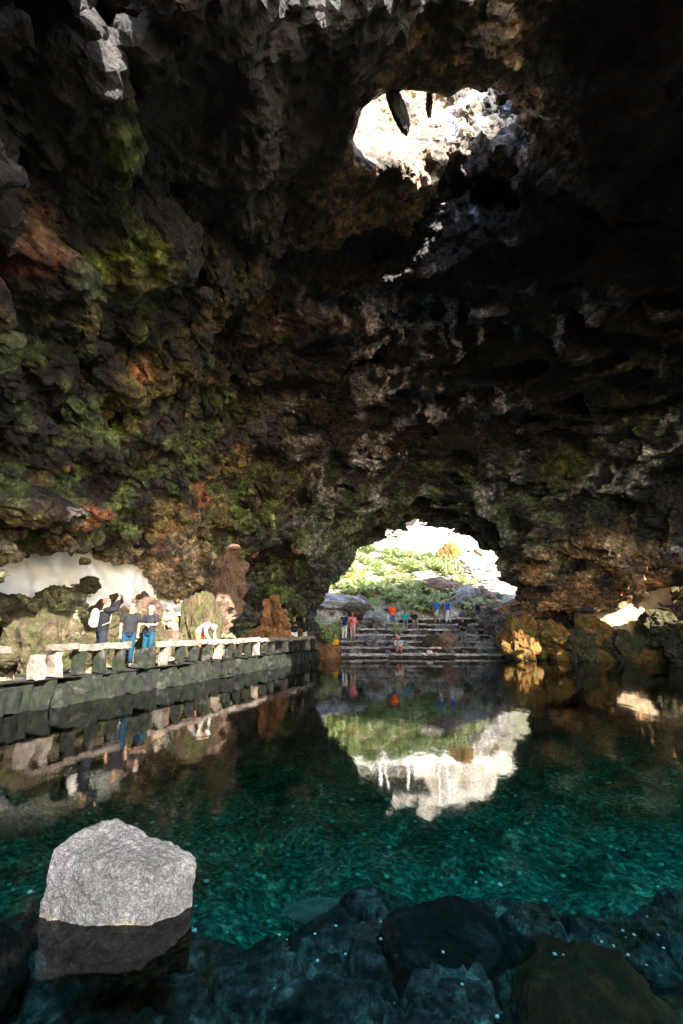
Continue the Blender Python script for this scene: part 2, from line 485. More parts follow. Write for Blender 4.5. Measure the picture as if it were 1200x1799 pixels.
def bed_mat():
    b = NB('wet_bed_rock'); a = b.n('Attribute'); a.attribute_name = 'col'
    n1 = b.noise(9, 9, .7, 0); v = b.n('TexVoronoi'); v.inputs['Scale'].default_value = 15.; b.l(b.co(), v.inputs['Vector'])
    sp = b.n('SeparateColor'); b.l(v.outputs['Color'], sp.inputs[0])
    c = b.mix(1., a.outputs['Color'], b.ramp(n1, [(.38, (.2,)*3), (.5, (.9,)*3), (.63, (2.4,)*3)]), 'MULTIPLY')
    c = b.mix(1., c, b.ramp(sp.outputs[0], [(0, (.55,)*3), (.8, (1.15,)*3), (.95, (1.9,)*3)]), 'MULTIPLY')
    h = b.math('ADD', b.math('MULTIPLY', n1, 1.5), b.math('MULTIPLY', v.outputs['Distance'], -.6))
    return b.fin(c, .6, .4, b.bump(h, 1., .07))
M_BED = bed_mat()
V, Q, c = build_bed(-4.2, 6.4, .4, 7.0, .026, True)
tag(link('pool_bed', np_mesh('pool_bed', V, Q, False, c), M_BED), kind='structure')
V, Q, c = build_bed(-14., 22., -4., 31., .16, False)
near = (V[:, 0] > -4.1) & (V[:, 0] < 6.3) & (V[:, 1] > .5) & (V[:, 1] < 6.9)
Q = Q[~near[Q].all(1)]
V[near, 2] -= .05
tag(link('pool_bed', np_mesh('pool_bed', V, Q, True, c), M_BED), kind='structure')

def water_mat():
    b = NB('pool_water'); t = b.t; t.nodes.remove(b.b)
    tr = b.n('BsdfTransparent'); gl = b.n('BsdfGlossy'); gl.inputs['Roughness'].default_value = .045
    fr = b.n('Fresnel'); fr.inputs['IOR'].default_value = 1.33
    mx = b.n('MixShader')
    mp = b.n('Mapping'); mp.inputs['Scale'].default_value = (1., .45, 1.); b.l(b.co(), mp.inputs['Vector'])
    nz = b.noise(2.2, 3, .5, .3, mp.outputs[0])
    bp = b.bump(nz, .035, .1)
    b.l(bp, gl.inputs['Normal']); b.l(bp, fr.inputs['Normal'])
    b.l(fr.outputs[0], mx.inputs[0]); b.l(tr.outputs[0], mx.inputs[1]); b.l(gl.outputs[0], mx.inputs[2])
    b.l(mx.outputs[0], b.out.inputs['Surface'])
    va = b.n('VolumeAbsorption'); va.inputs['Color'].default_value = (.04, .885, .80, 1); va.inputs['Density'].default_value = .58
    b.l(va.outputs[0], b.out.inputs['Volume'])
    return b.m
bm = bmesh.new()
x0, x1, y0, y1, zb = -15, 23, .9, 32, -7
vs = [bm.verts.new(p) for p in ((x0,y0,0),(x1,y0,0),(x1,y1,0),(x0,y1,0),(x0,y0,zb),(x1,y0,zb),(x1,y1,zb),(x0,y1,zb))]
for f in ((0,1,2,3),(7,6,5,4),(0,4,5,1),(1,5,6,2),(2,6,7,3),(3,7,4,0)): bm.faces.new([vs[i] for i in f])
tag(bm_obj('water', bm, water_mat()), kind='structure')

# ================================================================ garden terrain
def garden_h(x, y):
    d = y-28.
    h = d
    h = np.where(d >= 0, .2+np.clip(d, 0, 5)*.36+np.clip(d-5, 0, 16)*.5+np.clip(d-21, 0, 30)*.02, -1.2)
    return h
X, Y = np.meshgrid(np.arange(-9.5, 29, .14, dtype=F), np.arange(27.2, 66, .14, dtype=F), indexing='ij')
zz = np.zeros_like(X)
Zg = garden_h(X, Y)-.45*sstep(34.6, 33.8, Y)*sstep(27.6, 28.2, Y)+.45*fbm(X, Y, zz, 3., 4, 6.)*sstep(31, 34, Y)*sstep(50, 47, Y)+.06*fbm(X, Y, zz, .6, 3, 2.)
V = np.stack([X, Y, Zg], -1).reshape(-1, 3)
n1 = fbm(*V.T, 2., 4, 2.)
c = mixc(np.tile(np.array((.20, .18, .12), F), (len(V), 1)), (.34, .29, .21), sstep(-.3, .4, n1))
c = mixc(c, (.13, .15, .05), sstep(.1, .5, fbm(*V.T, 1.2, 4, 9.))*.7)
M_GARDEN = rock_attr_mat('garden_ground', .05, 4.)
tag(link('terrain', np_mesh('terrain', V, grid_faces(*X.shape), True, c), M_GARDEN), kind='structure')
# ================================================================ rocks
def ico(sub):
    bm = bmesh.new(); bmesh.ops.create_icosphere(bm, subdivisions=sub, radius=1.)
    bm.verts.ensure_lookup_table()
    V = np.array([v.co[:] for v in bm.verts], F); T = np.array([[v.index for v in f.verts] for f in bm.faces], np.int32)
    bm.free(); return V, T
ICO = {k: ico(k) for k in (3, 4, 5)}

def rock_mesh(name, seed, sub=4, block=.5, rough=1., mat=None, aspect=None):
    """a lump cut by flat facets, then roughened"""
    V, T = ICO[sub]; V = V.copy()
    rs = np.random.RandomState(seed)
    n = int(9+5*block)
    P = rs.normal(size=(n, 3)).astype(F); P /= np.linalg.norm(P, axis=1)[:, None]
    off = rs.uniform(.62, .95, n).astype(F)
    r = np.ones(len(V), F)*1.05
    for p, o in zip(P, off):
        d = V@p
        r = np.minimum(r, np.where(d > .05, o/np.maximum(d, .05), 9.))
    if aspect is not None:
        D = V*np.array([1, 1, .25], F); V = V*r[:, None]*np.array(aspect, F); x, y, z = V.T; o = seed*3.1
        g1, g2, gr = worley(x+o, y, z, .38)
        V = V+D*(rough*(.16*fbm(x+o, y, z, .8, 3)+.12*(.4-billow(x+o, y, z, .35, 2))+.16*(.5-g1)+.12*(gr-.5)*sstep(0, .15, g2-g1)+.04*fbm(x, y+o, z, .12, 2)))[:, None].astype(F)
        return np_mesh(name, V, T, False)
    x, y, z = (V*1.0).T
    r = lerp(1., r, block) if block < 1 else r
    o = seed*3.1
    g1, g2, gr = worley(x*1.0+o, y, z, .42)
    r = r*(1+rough*(.13*(.5-g1)+.06*(gr-.5)*sstep(0, .15, g2-g1)+.16*fbm(x+o, y, z, .8, 3)+.10*(.4-billow(x+o, y, z, .35, 2))+.035*fbm(x, y+o, z, .12, 2)))
    V = V*r[:, None].astype(F)
    me = np_mesh(name, V, T, False)
    if mat: me.materials.append(mat)
    return me

def rock_mat(name, c1, c2, c3, top=None, scale=1.6, bump=.10):
    b = NB(name)
    oi = b.n('ObjectInfo')
    vm = b.n('VectorMath', operation='ADD'); b.l(b.co(), vm.inputs[0])
    cx = b.n('CombineXYZ'); b.l(b.math('MULTIPLY', oi.outputs['Random'], 40.), cx.inputs[0]); b.l(cx.outputs[0], vm.inputs[1])
    v = vm.outputs[0]
    n1 = b.noise(scale, 9, .65, .5, v)
    c = b.ramp(n1, [(.3, c1), (.5, c2), (.68, c3)])
    n2 = b.noise(scale*6, 6, .7, .3, v)
    c = b.mix(.75, c, b.ramp(n2, [(.3, (.35,)*3), (.5, (1,)*3), (.7, (1.6,)*3)]), 'MULTIPLY')
    c = b.mix(1., c, b.ramp(oi.outputs['Random'], [(0, (.7, .7, .7)), (1, (1.25, 1.2, 1.15))]), 'MULTIPLY')
    if top:
        n3 = b.noise(scale*1.7, 6, .6, 0, v)
        c = b.mix(b.ramp(n3, [(.47, (0,)*3), (.56, (1,)*3)]), c, top)
    h = b.math('ADD', b.math('MULTIPLY', b.noise(scale*3.3, 9, .72, .6, v), 1.4), b.math('MULTIPLY', n2, .4))
    return b.fin(c, .88, .25, b.bump(h, 1., bump))

M_BROWN = rock_mat('mossy_brown_rock', (.014, .010, .006), (.062, .045, .023), (.13, .098, .055), (.045, .046, .014))
M_ORANGE = rock_mat('orange_rock', (.06, .028, .008), (.19, .088, .02), (.30, .16, .045), (.10, .08, .02))
M_GREY = rock_mat('grey_lava_rock', (.05, .045, .045), (.16, .15, .145), (.34, .32, .31))
M_PINK = rock_mat('pinkish_rock', (.06, .036, .024), (.19, .12, .085), (.30, .215, .165))
M_TAN = rock_mat('tan_rock', (.03, .018, .012), (.10, .064, .045), (.17, .12, .09))
M_RUST = rock_mat('rusty_clinker', (.06, .03, .015), (.19, .095, .04), (.34, .19, .10))
M_WETR = rock_mat('sunken_rock', (.008, .008, .008), (.035, .036, .035), (.09, .095, .09), (.02, .022, .018))
M_WETO = rock_mat('sunken_brown_rock', (.03, .015, .006), (.17, .08, .028), (.38, .19, .065), (.06, .045, .02))

RB = [rock_mesh('boulder', 100+i, 5, .55+.08*i, 1.2) for i in range(6)]
RS = [rock_mesh('stone', 200+i, 3, .8, .9) for i in range(5)]

def rock(name, base, mat, loc, scl, rot=None, label=None, cat='boulder', group=None):
    me = base
    o = bpy.data.objects.new(name, me); COL.objects.link(o)
    if not me.materials: me.materials.append(mat)
    o.material_slots[0].link = 'OBJECT'; o.material_slots[0].material = mat
    o.location = loc; o.scale = scl if hasattr(scl, '__len__') else (scl,)*3
    o.rotation_euler = rot if rot else (random.uniform(-.4, .4), random.uniform(-.4, .4), random.uniform(0, 6.28))
    tag(o, label, cat, group); return o

# ---- the pale block standing in the water in front
def block_mesh():
    pts = [at_z(64, 1613), at_z(150, 1628), at_z(266, 1626), at_z(338, 1594),
           at_y(96, 1494, 3.08), at_y(82, 1540, 3.03), at_y(262, 1532, 3.02), at_y(190, 1434, 3.34), at_y(345, 1505, 3.28), at_y(300, 1489, 3.45),
           at_y(335, 1518, 3.5), at_y(135, 1500, 3.6), at_y(250, 1490, 3.6),
           Vector((-1.62, 3.12, -.36)), Vector((-1.08, 3.2, -.36)), Vector((-.95, 3.35, -.42)), Vector((-1.05, 3.7, -.45)), Vector((-1.8, 3.6, -.45)), Vector((-1.72, 3.3, -.4))]
    bm = bmesh.new()
    for p in pts: bm.verts.new(p)
    r = bmesh.ops.convex_hull(bm, input=bm.verts[:])
    bmesh.ops.delete(bm, geom=[v for v in bm.verts if not v.link_faces], context='VERTS')
    bmesh.ops.triangulate(bm, faces=bm.faces[:])
    for k in range(3):
        bmesh.ops.subdivide_edges(bm, edges=bm.edges[:], cuts=1, use_grid_fill=True)
    long = [e for e in bm.edges if e.calc_length() > .035]
    bmesh.ops.subdivide_edges(bm, edges=long, cuts=1, use_grid_fill=True)
    long = [e for e in bm.edges if e.calc_length() > .03]
    bmesh.ops.subdivide_edges(bm, edges=long, cuts=1, use_grid_fill=True)
    bmesh.ops.triangulate(bm, faces=bm.faces[:])
    bm.normal_update()
    V = np.array([v.co[:] for v in bm.verts], F); N = np.array([v.normal[:] for v in bm.verts], F)
    for i, v in enumerate(bm.verts): v.index = i
    T = np.array([[v.index for v in f.verts] for f in bm.faces], np.int32); bm.free()
    x, y, z = V.T
    f1, f2, rc = worley(x, y, z*1.2, .22)
    g1, g2, gr = worley(x, y, z*.6, .075, 4)
    d = .012*fbm(x, y, z, .35, 4, 3.)+.010*(.4-billow(x, y, z, .11, 3, 5.))+.032*(rc-.5)*sstep(0, .1, f2-f1)+.006*(gr-.5)+.008*fbm(x, y, z, .035, 2, 1.)
    d = d - .05*np.exp(-((x*.55+y-2.35+.25*z)/.05)**2)*0
    V = V+N*d[:, None].astype(F)
    n = fbm(*V.T, .25, 4, 9.); n2 = fbm(*V.T, .5, 3, 19.)
    c = mixc(np.tile(np.array((.030, .030, .030), F), (len(V), 1)), (.050, .049, .048), sstep(-.2, .5, n))
    c = mixc(c, (.042, .037, .042), sstep(.1, .6, n2)*.6)
    c = mixc(c, (.04, .046, .037), sstep(.1, .6, -n2)*.5)
    c = mixc(c, (.08, .066, .042), sstep(.015, -.02, V[:, 2]-.03*n)*.9)           # tide line and weed below
    c = mixc(c, (.09, .10, .02), np.exp(-((x+.84)/.07)**2)*sstep(.18, .02, z)*sstep(-.1, .3, n))
    return np_mesh('boulder', V, T, False, c)
M_BLOCK = rock_attr_mat('pale_block_stone', .012, 30., (.62, 1.35), .9, .2)
tag(link('boulder', block_mesh(), M_BLOCK), 'large pale grey angular boulder standing half out of the water in front', 'boulder')

# ---- rocks under the water
SUNK = [((.74, 4.05, -.76), (.5, .36, .34), M_WETR, 'dark rounded rock under the water in the middle of the near shelf'),
        ((1.5, 3.3, -.74), (.75, .55, .36), M_WETO, 'large rusty brown rock lying under the water at the near right'),
        ((-2.35, 3.5, -.62), (.5, .4, .3), M_WETR, 'dark sunken rock on the left of the pale boulder'),
        ((2.5, 3.4, -.92), (.6, .5, .3), M_WETO, 'low brown sunken rock at the right end of the near shelf')]
for i, (l, s, m, lab) in enumerate(SUNK):
    rock('sunken_rock', rock_mesh('sunken_rock', 300+i, 5, .8, .8), m, l, s, (0, 0, i*1.3), lab)
def slab(loc, scl, rz, mat, lab, name='stone_slab', seed=1, cat='stone'):
    return rock(name, rock_mesh(name, 320+seed, 4, .9, .5), mat, loc, scl, (.03, -.04, rz), lab, cat)
M_PALE_STONE = rock_mat('pale_sunken_stone', (.2, .22, .2), (.35, .38, .35), (.5, .52, .5))
slab(at_z(550, 1598, -1.0), (.3, .16, .06), .1, M_PALE_STONE, 'pale flat stone on the pool bed just beyond the near shelf', seed=2)
def bedz(x, y):
    return float(bed_h(np.array([x], F), np.array([y], F))[0] + .22*fbm(np.array([x], F), np.array([y], F), np.array([0.], F), 1.6, 3, 4.)[0]*(1.4 if y > 4.2 else .35))
M_SPECK = NB('white_speck').fin((.85, .87, .83), .6, .3)
sp = rock_mesh('pale_speck', 350, 3, .8, .5); 
me = bpy.data.meshes.new_from_object if False else None
rs = np.random.RandomState(5)
V3, T3 = ICO[3]
bmq = bmesh.new(); bmesh.ops.create_icosphere(bmq, subdivisions=1, radius=1.)
for v in bmq.verts: v.co *= random.uniform(.75, 1.2)
speck_mesh = bpy.data.meshes.new('pale_speck'); bmq.to_mesh(speck_mesh); bmq.free(); speck_mesh.materials.append(M_SPECK)  # white dots taken for crabs, built as plain blobs
n = 0
while n < 285:
    yy = rs.uniform(2.1, 3.6) if n < 48 else 3.6+10.5*rs.rand()**1.35
    xx = rs.uniform(-.72, .80)*yy+.25
    if yy < 3.7 and -2. < xx < -.75: continue
    if path_s(xx, yy) > -.6: continue
    s = (.001+.0036*yy)*(1.35 if yy > 4.2 else 1.)*rs.uniform(.3, 1.15)
    o = bpy.data.objects.new('pale_speck', speck_mesh); COL.objects.link(o)
    o.location = (xx, yy, bedz(xx, yy)+(.16 if yy < 3.9 else .07)); o.scale = (s*1.2, s, s*.6); o.rotation_euler = (0, 0, rs.uniform(0, 6))
    tag(o, 'tiny white speck scattered on the dark bed of the pool', 'pebble', 'white specks on the pool bed'); n += 1  # plain blobs for white dots taken for crabs, not pebbles
for i in range(26):
    yy = rs.uniform(5., 12.); xx = rs.uniform(-.35, .6)*yy
    if path_s(xx, yy) > -1: continue
    rock('pale_stone', RS[i % 5], M_PALE_STONE, (xx, yy, bedz(xx, yy)+.02), (rs.uniform(.06, .16), rs.uniform(.04, .1), .03), (0, 0, rs.uniform(0, 6)),
         'small flat pale stone lying on the deep pool bed', 'stone', 'pale stones on the deep bed')

# ---- left bank
M_LIME = NB('white_lime'); 
nn = M_LIME.noise(1.1, 7, .6, .3)
M_LIME = M_LIME.fin(M_LIME.ramp(nn, [(.3, (.66, .64, .60)), (.55, (.82, .80, .77))]), .9, .2, M_LIME.bump(M_LIME.noise(3., 6, .6), .6, .06))
def lime(name, path, z0, z1, lean, label, du=.08, mat=None):
    """a smooth white bank following path (x, y) points, leaning back as it rises"""
    P = np.array(path, F); seg = np.linalg.norm(np.diff(P, axis=0), axis=1); cs = np.concatenate([[0], np.cumsum(seg)])
    u = np.arange(0, cs[-1], du); v = np.linspace(0, 1, int((z1-z0)/du)+2)
    bx = np.interp(u, cs, P[:, 0]); by = np.interp(u, cs, P[:, 1])
    tx = np.gradient(bx); ty = np.gradient(by); L = np.hypot(tx, ty); nx, ny = -ty/L, tx/L
    U, W = np.meshgrid(np.arange(len(u)), v, indexing='ij')
    X = bx[U]+nx[U]*W*lean; Y = by[U]+ny[U]*W*lean; Z = z0+W*(z1-z0)
    X, Y, Z = X.astype(F), Y.astype(F), Z.astype(F)
    d = .35*fbm(X, Y, Z, 1.6, 3, 61.)+.10*fbm(X, Y, Z, .5, 3, 15.)+.12*np.abs(pn(X*2.6, Y*2.6, Z*.7))+.05*np.abs(pn(X*6., Y*6., Z*1.5))
    X = X-nx[U]*d; Y = Y-ny[U]*d
    Vf = np.stack([X, Y, Z], -1).reshape(-1, 3); Qf = grid_faces(*X.shape)
    Vb = np.stack([X+nx[U]*.5, Y+ny[U]*.5, Z], -1).reshape(-1, 3)
    n = len(Vf); Qb = Qf[:, ::-1]+n
    nu, nv = X.shape; I = np.arange(n).reshape(nu, nv)
    rim = np.concatenate([I[:, 0], I[-1, 1:], I[::-1, -1][1:], I[0, ::-1][1:-1]]); r2 = np.roll(rim, -1)
    Qs = np.stack([rim, rim+n, r2+n, r2], 1)
    return tag(link(name, np_mesh(name, np.concatenate([Vf, Vb]), np.concatenate([Qf, Qb, Qs])), mat or M_LIME), label, 'bank')
M_CREAM = NB('cream_lime')
M_CREAM = M_CREAM.fin(M_CREAM.ramp(M_CREAM.noise(1.3, 7, .6), [(.3, (.22, .15, .085)), (.6, (.38, .28, .17))]), .9, .2, M_CREAM.bump(M_CREAM.noise(3., 6, .6), .6, .06))
lime('lime_bank', [path_pt(-2.5, 3.7), path_pt(1, 3.6), path_pt(4, 3.4), path_pt(7, 3.0), path_pt(10.2, 2.4)], .6, 4.6, 1.5, 'smooth white lime bank behind the rocks along the left walkway')
lime('lime_bank', [(14.0, 27.2), (15.2, 27.2), (17., 26.6), (19.5, 25.2), (20.5, 23.)], .2, 4., 1.2, 'smooth cream lime bank under the overhang on the right shore', mat=M_CREAM)

LB = [  # t, s, z, size, material, label
    (2.2, 1.9, 1.1, (.85, .75, 1.1), M_BROWN, 'big mossy brown boulder at the left end of the walkway bank'),
    (4.6, 2.5, 1.5, (.75, .7, .8), M_BROWN, 'rounded mossy boulder behind the visitor taking a photo'),
    (6.4, 2.1, 1.2, (.75, .65, .95), M_BROWN, 'tall brown boulder behind the two visitors in blue'),
    (6.8, 2.7, 2.2, (.55, .55, .55), M_TAN, 'pinkish brown boulder on top of the bank behind the two visitors in blue'),
    (8.9, 1.75, 1.5, (.75, .65, 1.5), M_BROWN, 'tallest mossy boulder standing beside the pinkish rock pillar'),
    (9.8, 1.9, .9, (.6, .5, .6), M_BROWN, 'low brown boulder at the foot of the tallest mossy boulder'),
    (3.6, 3.2, 2.3, (.6, .5, .5), M_BROWN, 'brown boulder half buried in the white bank high on the left'),
    (5.0, 3.4, 3.0, (.3, .3, .3), M_BROWN, 'small brown rock alone on the white bank, the higher of two'),
    (6.0, 3.2, 2.55, (.22, .22, .24), M_BROWN, 'small brown rock alone on the white bank, the lower of two'),
    (1.0, 2.8, 1.9, (.8, .7, .7), M_BROWN, 'broad brown boulder at the left edge under the white bank'),
    (3.3, 1.75, .75, (.45, .4, .5), M_BROWN, 'squat brown rock beside the walkway behind the short rail'),
    (7.6, 2.0, 1.0, (.5, .45, .5), M_TAN, 'pale brown rock between the visitors in blue and the tallest boulder')]
for i, (t, s, z, sc, m, lab) in enumerate(LB):
    x, y = path_pt(t, s)
    rock('boulder', rock_mesh('boulder', 400+i, 5, .45, 1.8), m, (x, y, z), sc, (0, 0, i), lab)
rs = np.random.RandomState(3)
for i in range(80):
    t = rs.uniform(-1., 10.4); s = PWID+.15+2.1*rs.rand()**1.1
    x, y = path_pt(t, s); z = .5+(s-PWID)*.72
    k = rs.uniform(.12, .36)
    rock('rubble_rock', RB[i % 6], M_BROWN, (x, y, z+k*.3), (k*1.1, k, k*rs.uniform(.8, 1.3)), None,
         'brown rubble rock on the bank behind the left walkway', 'rock', 'rubble on the left bank')
x, y = path_pt(10.6, 1.9)
rock('rock_pillar', rock_mesh('rock_pillar', 440, 5, .4, 1.9, None, (.9, .75, 2.7)), M_TAN, (x, y, 2.5), 1., (-.05, .13, .3), 'tall pinkish rock pillar rising to the overhang beside the dark recess', 'rock')
x, y = path_pt(14.6, 1.25)
rock('rock_pillar', rock_mesh('rock_pillar', 441, 5, .4, 2.4, None, (.85, .8, 1.9)), M_RUST, (x, y, 1.4), 1., (0, -.12, .5), 'rusty clinker rock column in front of the dark recess', 'rock')
for i, (t, s, z, k) in enumerate([(13.2, 1.6, .9, .6), (15.6, 1.4, .8, .55), (16.4, 1.1, .9, .5), (17.0, .9, 1.2, .5), (13.9, 1.9, .8, .7), (12.4, 1.8, .8, .5), (17.6, .7, .8, .45)]):
    x, y = path_pt(t, s)
    rock('rubble_rock', RB[i % 6], M_RUST, (x, y, z), (k, k, k*1.1), None, 'rusty rock in the rubble around the clinker column at the far end of the walkway', 'rock', 'rusty rubble at the end of the walkway')

# ---- right bank
RBK = [((10.1, 26.3, 1.0), (.75, .7, 1.15), M_ORANGE, 'bright orange boulder at the left tip of the right shore'),
       ((11.6, 26.3, 1.25), (.9, .75, .7), M_ORANGE, 'broad orange boulder on the ledge below the dark slot'),
       ((12.9, 25.7, .6), (.8, .7, .8), M_BROWN, 'dark mossy boulder at the waterline of the right shore'),
       ((14.0, 26.2, 1.35), (.8, .7, .8), M_ORANGE, 'rounded orange brown boulder in front of the cream bank'),
       ((15.1, 25.4, .7), (.9, .7, .75), M_BROWN, 'mossy brown boulder low on the right shore below the cream bank'),
       ((16.9, 25.0, 1.7), (.95, .8, .85), M_BROWN, 'big dark brown boulder in the middle of the cream bank'),
       ((17.4, 24.2, .6), (.9, .7, .7), M_BROWN, 'dark weedy boulder at the waterline at the right edge'),
       ((18.2, 24.0, 3.0), (.8, .7, .6), M_BROWN, 'dark brown rock hanging over the cream bank at the right edge')]
for i, (l, s, m, lab) in enumerate(RBK):
    rock('boulder', rock_mesh('boulder', 460+i, 5, .5, 1.8), m, l, Vector(s)*1.25, (0, 0, i*1.7), lab)
for i in range(85):
    x = rs.uniform(9.3, 18.5); y0 = 26.1-.12*max(0, x-12); d = rs.uniform(-.5, 1.2); k = rs.uniform(.28, .62)
    rock('rubble_rock', RB[i % 6], (M_ORANGE, M_ORANGE if x < 14 else M_BROWN, M_ORANGE)[i % 3], (x, y0+d, .15+max(0, d+.3)*.75), (k*1.2, k, k), None,
         'orange brown rubble rock along the waterline of the right shore', 'rock', 'rubble on the right shore')

# ================================================================ walkway
def stone_box(name, size, mat, parent=None, loc=(0, 0, 0), rz=0., seed=0, rough=.05, cell=.09, taper=0., tex=3.):
    """a rough hewn stone block, origin at its middle"""
    sx, sy, sz = size
    bm = bmesh.new(); bmesh.ops.create_cube(bm, size=1.)
    n = [max(2, int(round(d/cell))) for d in size]
    for ax in range(3):
        es = [e for e in bm.edges if abs((e.verts[0].co-e.verts[1].co)[ax]) > 1e-4 and abs((e.verts[0].co-e.verts[1].co).length-abs((e.verts[0].co-e.verts[1].co)[ax])) < 1e-4]
        bmesh.ops.subdivide_edges(bm, edges=es, cuts=n[ax]-1, use_grid_fill=True)
    V = np.array([v.co[:] for v in bm.verts], F)*np.array(size, F)
    Nn = np.array([v.co[:] for v in bm.verts], F); mx = np.abs(Nn).max(1)
    corner = (np.abs(Nn) > .49).sum(1)
    V = V*np.where(corner >= 2, 1-rough*.6/np.maximum(np.array(size, F).max(), .1), 1)[:, None]
    V[:, :2] *= (1-taper*(V[:, 2:3]/sz))
    o = seed*7.7
    for k in range(3):
        V[:, k] += rough*(fbm(V[:, 0]+o+k*9, V[:, 1], V[:, 2], .38, 3)+.6*(.4-billow(V[:, 0]+o, V[:, 1]+k*5, V[:, 2], .2, 2)))
    for v, c in zip(bm.verts, V): v.co = Vector(c.tolist())
    o = bm_obj(name, bm, mat, parent, False, loc); o.rotation_euler = (0, 0, rz)
    return o
M_BASALT = rock_mat('basalt_wall_stone', (.0015, .0016, .0014), (.009, .009, .0075), (.06, .057, .048), (.008, .012, .005), 2.2, .03)
M_RAIL = rock_mat('pale_rail_stone', (.06, .048, .04), (.14, .115, .095), (.22, .19, .16), None, 2.5, .025)
PANG = math.atan2(PD[1], PD[0])
# deck: one strip of rough stone
t = np.arange(-5, 17.9, .1, dtype=F); s = np.arange(-.02, PWID+.6, .1, dtype=F)
T_, S_ = np.meshgrid(t, s, indexing='ij')
X = PA[0]+PD[0]*T_+PNL[0]*S_; Y = PA[1]+PD[1]*T_+PNL[1]*S_
Z = PTOP-.02+.03*fbm(X, Y, X*0, .6, 3)
Vd = np.stack([X, Y, Z], -1).reshape(-1, 3)
tag(link('path', np_mesh('path', Vd, grid_faces(*X.shape)), M_BASALT), kind='structure')
# retaining wall: upright stones in two rough courses, one thing
wall = empty('retaining_wall', (*path_pt(6.4, 0), 0)); tag(wall, 'dark wall of upright basalt stones rising from the water under the left walkway', 'wall')
bmw = bmesh.new(); rs = np.random.RandomState(8)
def add_block(bm, c, size, rz, seed, rough=.05):
    o = stone_box('tmp', size, None, None, (0, 0, 0), 0, seed, rough, .11)
    me = o.data; M = Matrix.Translation(c) @ Matrix.Rotation(rz, 4, 'Z')
    me.transform(M); bm.from_mesh(me); bpy.data.objects.remove(o); bpy.data.meshes.remove(me)
tt = -5.
while tt < 17.6:
    wd = rs.uniform(.17, .36); 
    top = PTOP-.05+rs.uniform(-.12, .05)
    x, y = path_pt(tt+wd/2, .12+rs.uniform(-.11, .10))
    h1 = rs.uniform(.45, .62)
    add_block(bmw, Vector((x, y, top-h1/2)), (wd*.93, rs.uniform(.3, .45), h1), PANG, rs.randint(99), .045)
    x, y = path_pt(tt+wd/2+.1, .04+rs.uniform(-.14, .10))
    add_block(bmw, Vector((x, y, top-h1-.42)), (wd*1.02, .45, .85), PANG, rs.randint(99), .06)
    tt += wd
wo = bm_obj('wall_stones', bmw, M_BASALT, wall); wo.matrix_parent_inverse = Matrix.Translation(-wall.location)
def t_of_px(px, s, z):
    best = min(np.arange(-5, 17.8, .02), key=lambda q: abs(600+800*path_pt(q, s)[0]/(path_pt(q, s)[1]*math.cos(PITCH)+(z-CAMZ)*math.sin(PITCH))-px))
    return float(best)
def guard_rail(t0, t1, label, posts):
    tm = (t0+t1)/2
    r = empty('guard_rail', (*path_pt(tm, .12), PTOP), PANG); tag(r, label, 'guard rail')
    bm = bmesh.new(); q = t0
    while q < t1-.05:
        L = min(rs.uniform(.35, .8), t1-q)
        o = stone_box('tmp', (L*.985, rs.uniform(.20, .25), rs.uniform(.125, .165)), None, None, (0, 0, 0), 0, rs.randint(99), .03, .08)
        o.data.transform(Matrix.Translation((q+L/2-tm, rs.uniform(-.02, .02), .60+rs.uniform(-.015, .015)))); bm.from_mesh(o.data)
        me = o.data; bpy.data.objects.remove(o); bpy.data.meshes.remove(me); q += L
    bm_obj('rail', bm, M_RAIL, r)
    for k, q in enumerate(posts):
        stone_box('post', (rs.uniform(.15, .22), .25, .52), M_BASALT if k % 4 else M_RAIL, r, (q-tm, .02, .26), rs.uniform(-.1, .1), rs.randint(99), .04, .08, rs.uniform(-.2, .15))
ta, tb = t_of_px(85, .12, 1.2), t_of_px(226, .12, 1.2)
guard_rail(ta, tb, 'short pale stone rail in front of the visitor taking a photo', np.arange(ta+.25, tb, .62))
tc = t_of_px(280, .12, 1.2)
guard_rail(tc, 17.3, 'long pale stone rail running along the walkway towards the steps', list(np.arange(tc+.3, 17.2, .72)))
td = t_of_px(12, .12, 1.2)
guard_rail(td-2.2, td, 'stub of pale stone rail cut by the left edge of the picture', [td-.3, td-1.2])
for px, lab in ((62, 'single short stone post between the rail stub and the short rail'), (243, 'dark stone post in the gap beside the visitors in blue'), (262, 'mossy stone post at the right of the gap in the rail')):
    x, y = path_pt(t_of_px(px, .12, .8), .1)
    tag(stone_box('stone_post', (.21, .24, .52), M_RAIL if px == 62 else M_BASALT, None, (x, y, PTOP+.24), PANG, px, .045, .08, .1), lab, 'post')
# ================================================================ the sunken garden beyond the mouth
def gz(x, y):
    a, b, o = np.array([x], F), np.array([y], F), np.array([0.], F)
    return float((garden_h(a, b)+.45*fbm(a, b, o, 3., 4, 6.)*sstep(31, 34, b)*sstep(50, 47, b)+.06*fbm(a, b, o, .6, 3, 2.))[0])
M_TREAD = rock_mat('pale_step_stone', (.08, .075, .07), (.28, .26, .24), (.6, .57, .54), None, 2., .02)
M_RISER = rock_mat('dark_step_stone', (.012, .010, .009), (.035, .028, .023), (.09, .07, .058), None, 2., .04)
st = empty('stone_steps', (6., 28., 0)); tag(st, 'broad rough stone steps climbing from the water through the cave mouth', 'steps')
rs = np.random.RandomState(21)
STEPS = [(28.0, .20, -2.4, 10.6), (28.95, .56, -1.9, 11.2), (29.9, .92, -.6, 11.3), (30.85, 1.28, .6, 11.4), (31.8, 1.64, 1.0, 11.2), (32.75, 2.0, 3.2, 11.5), (33.7, 2.42, 4.0, 11.3)]
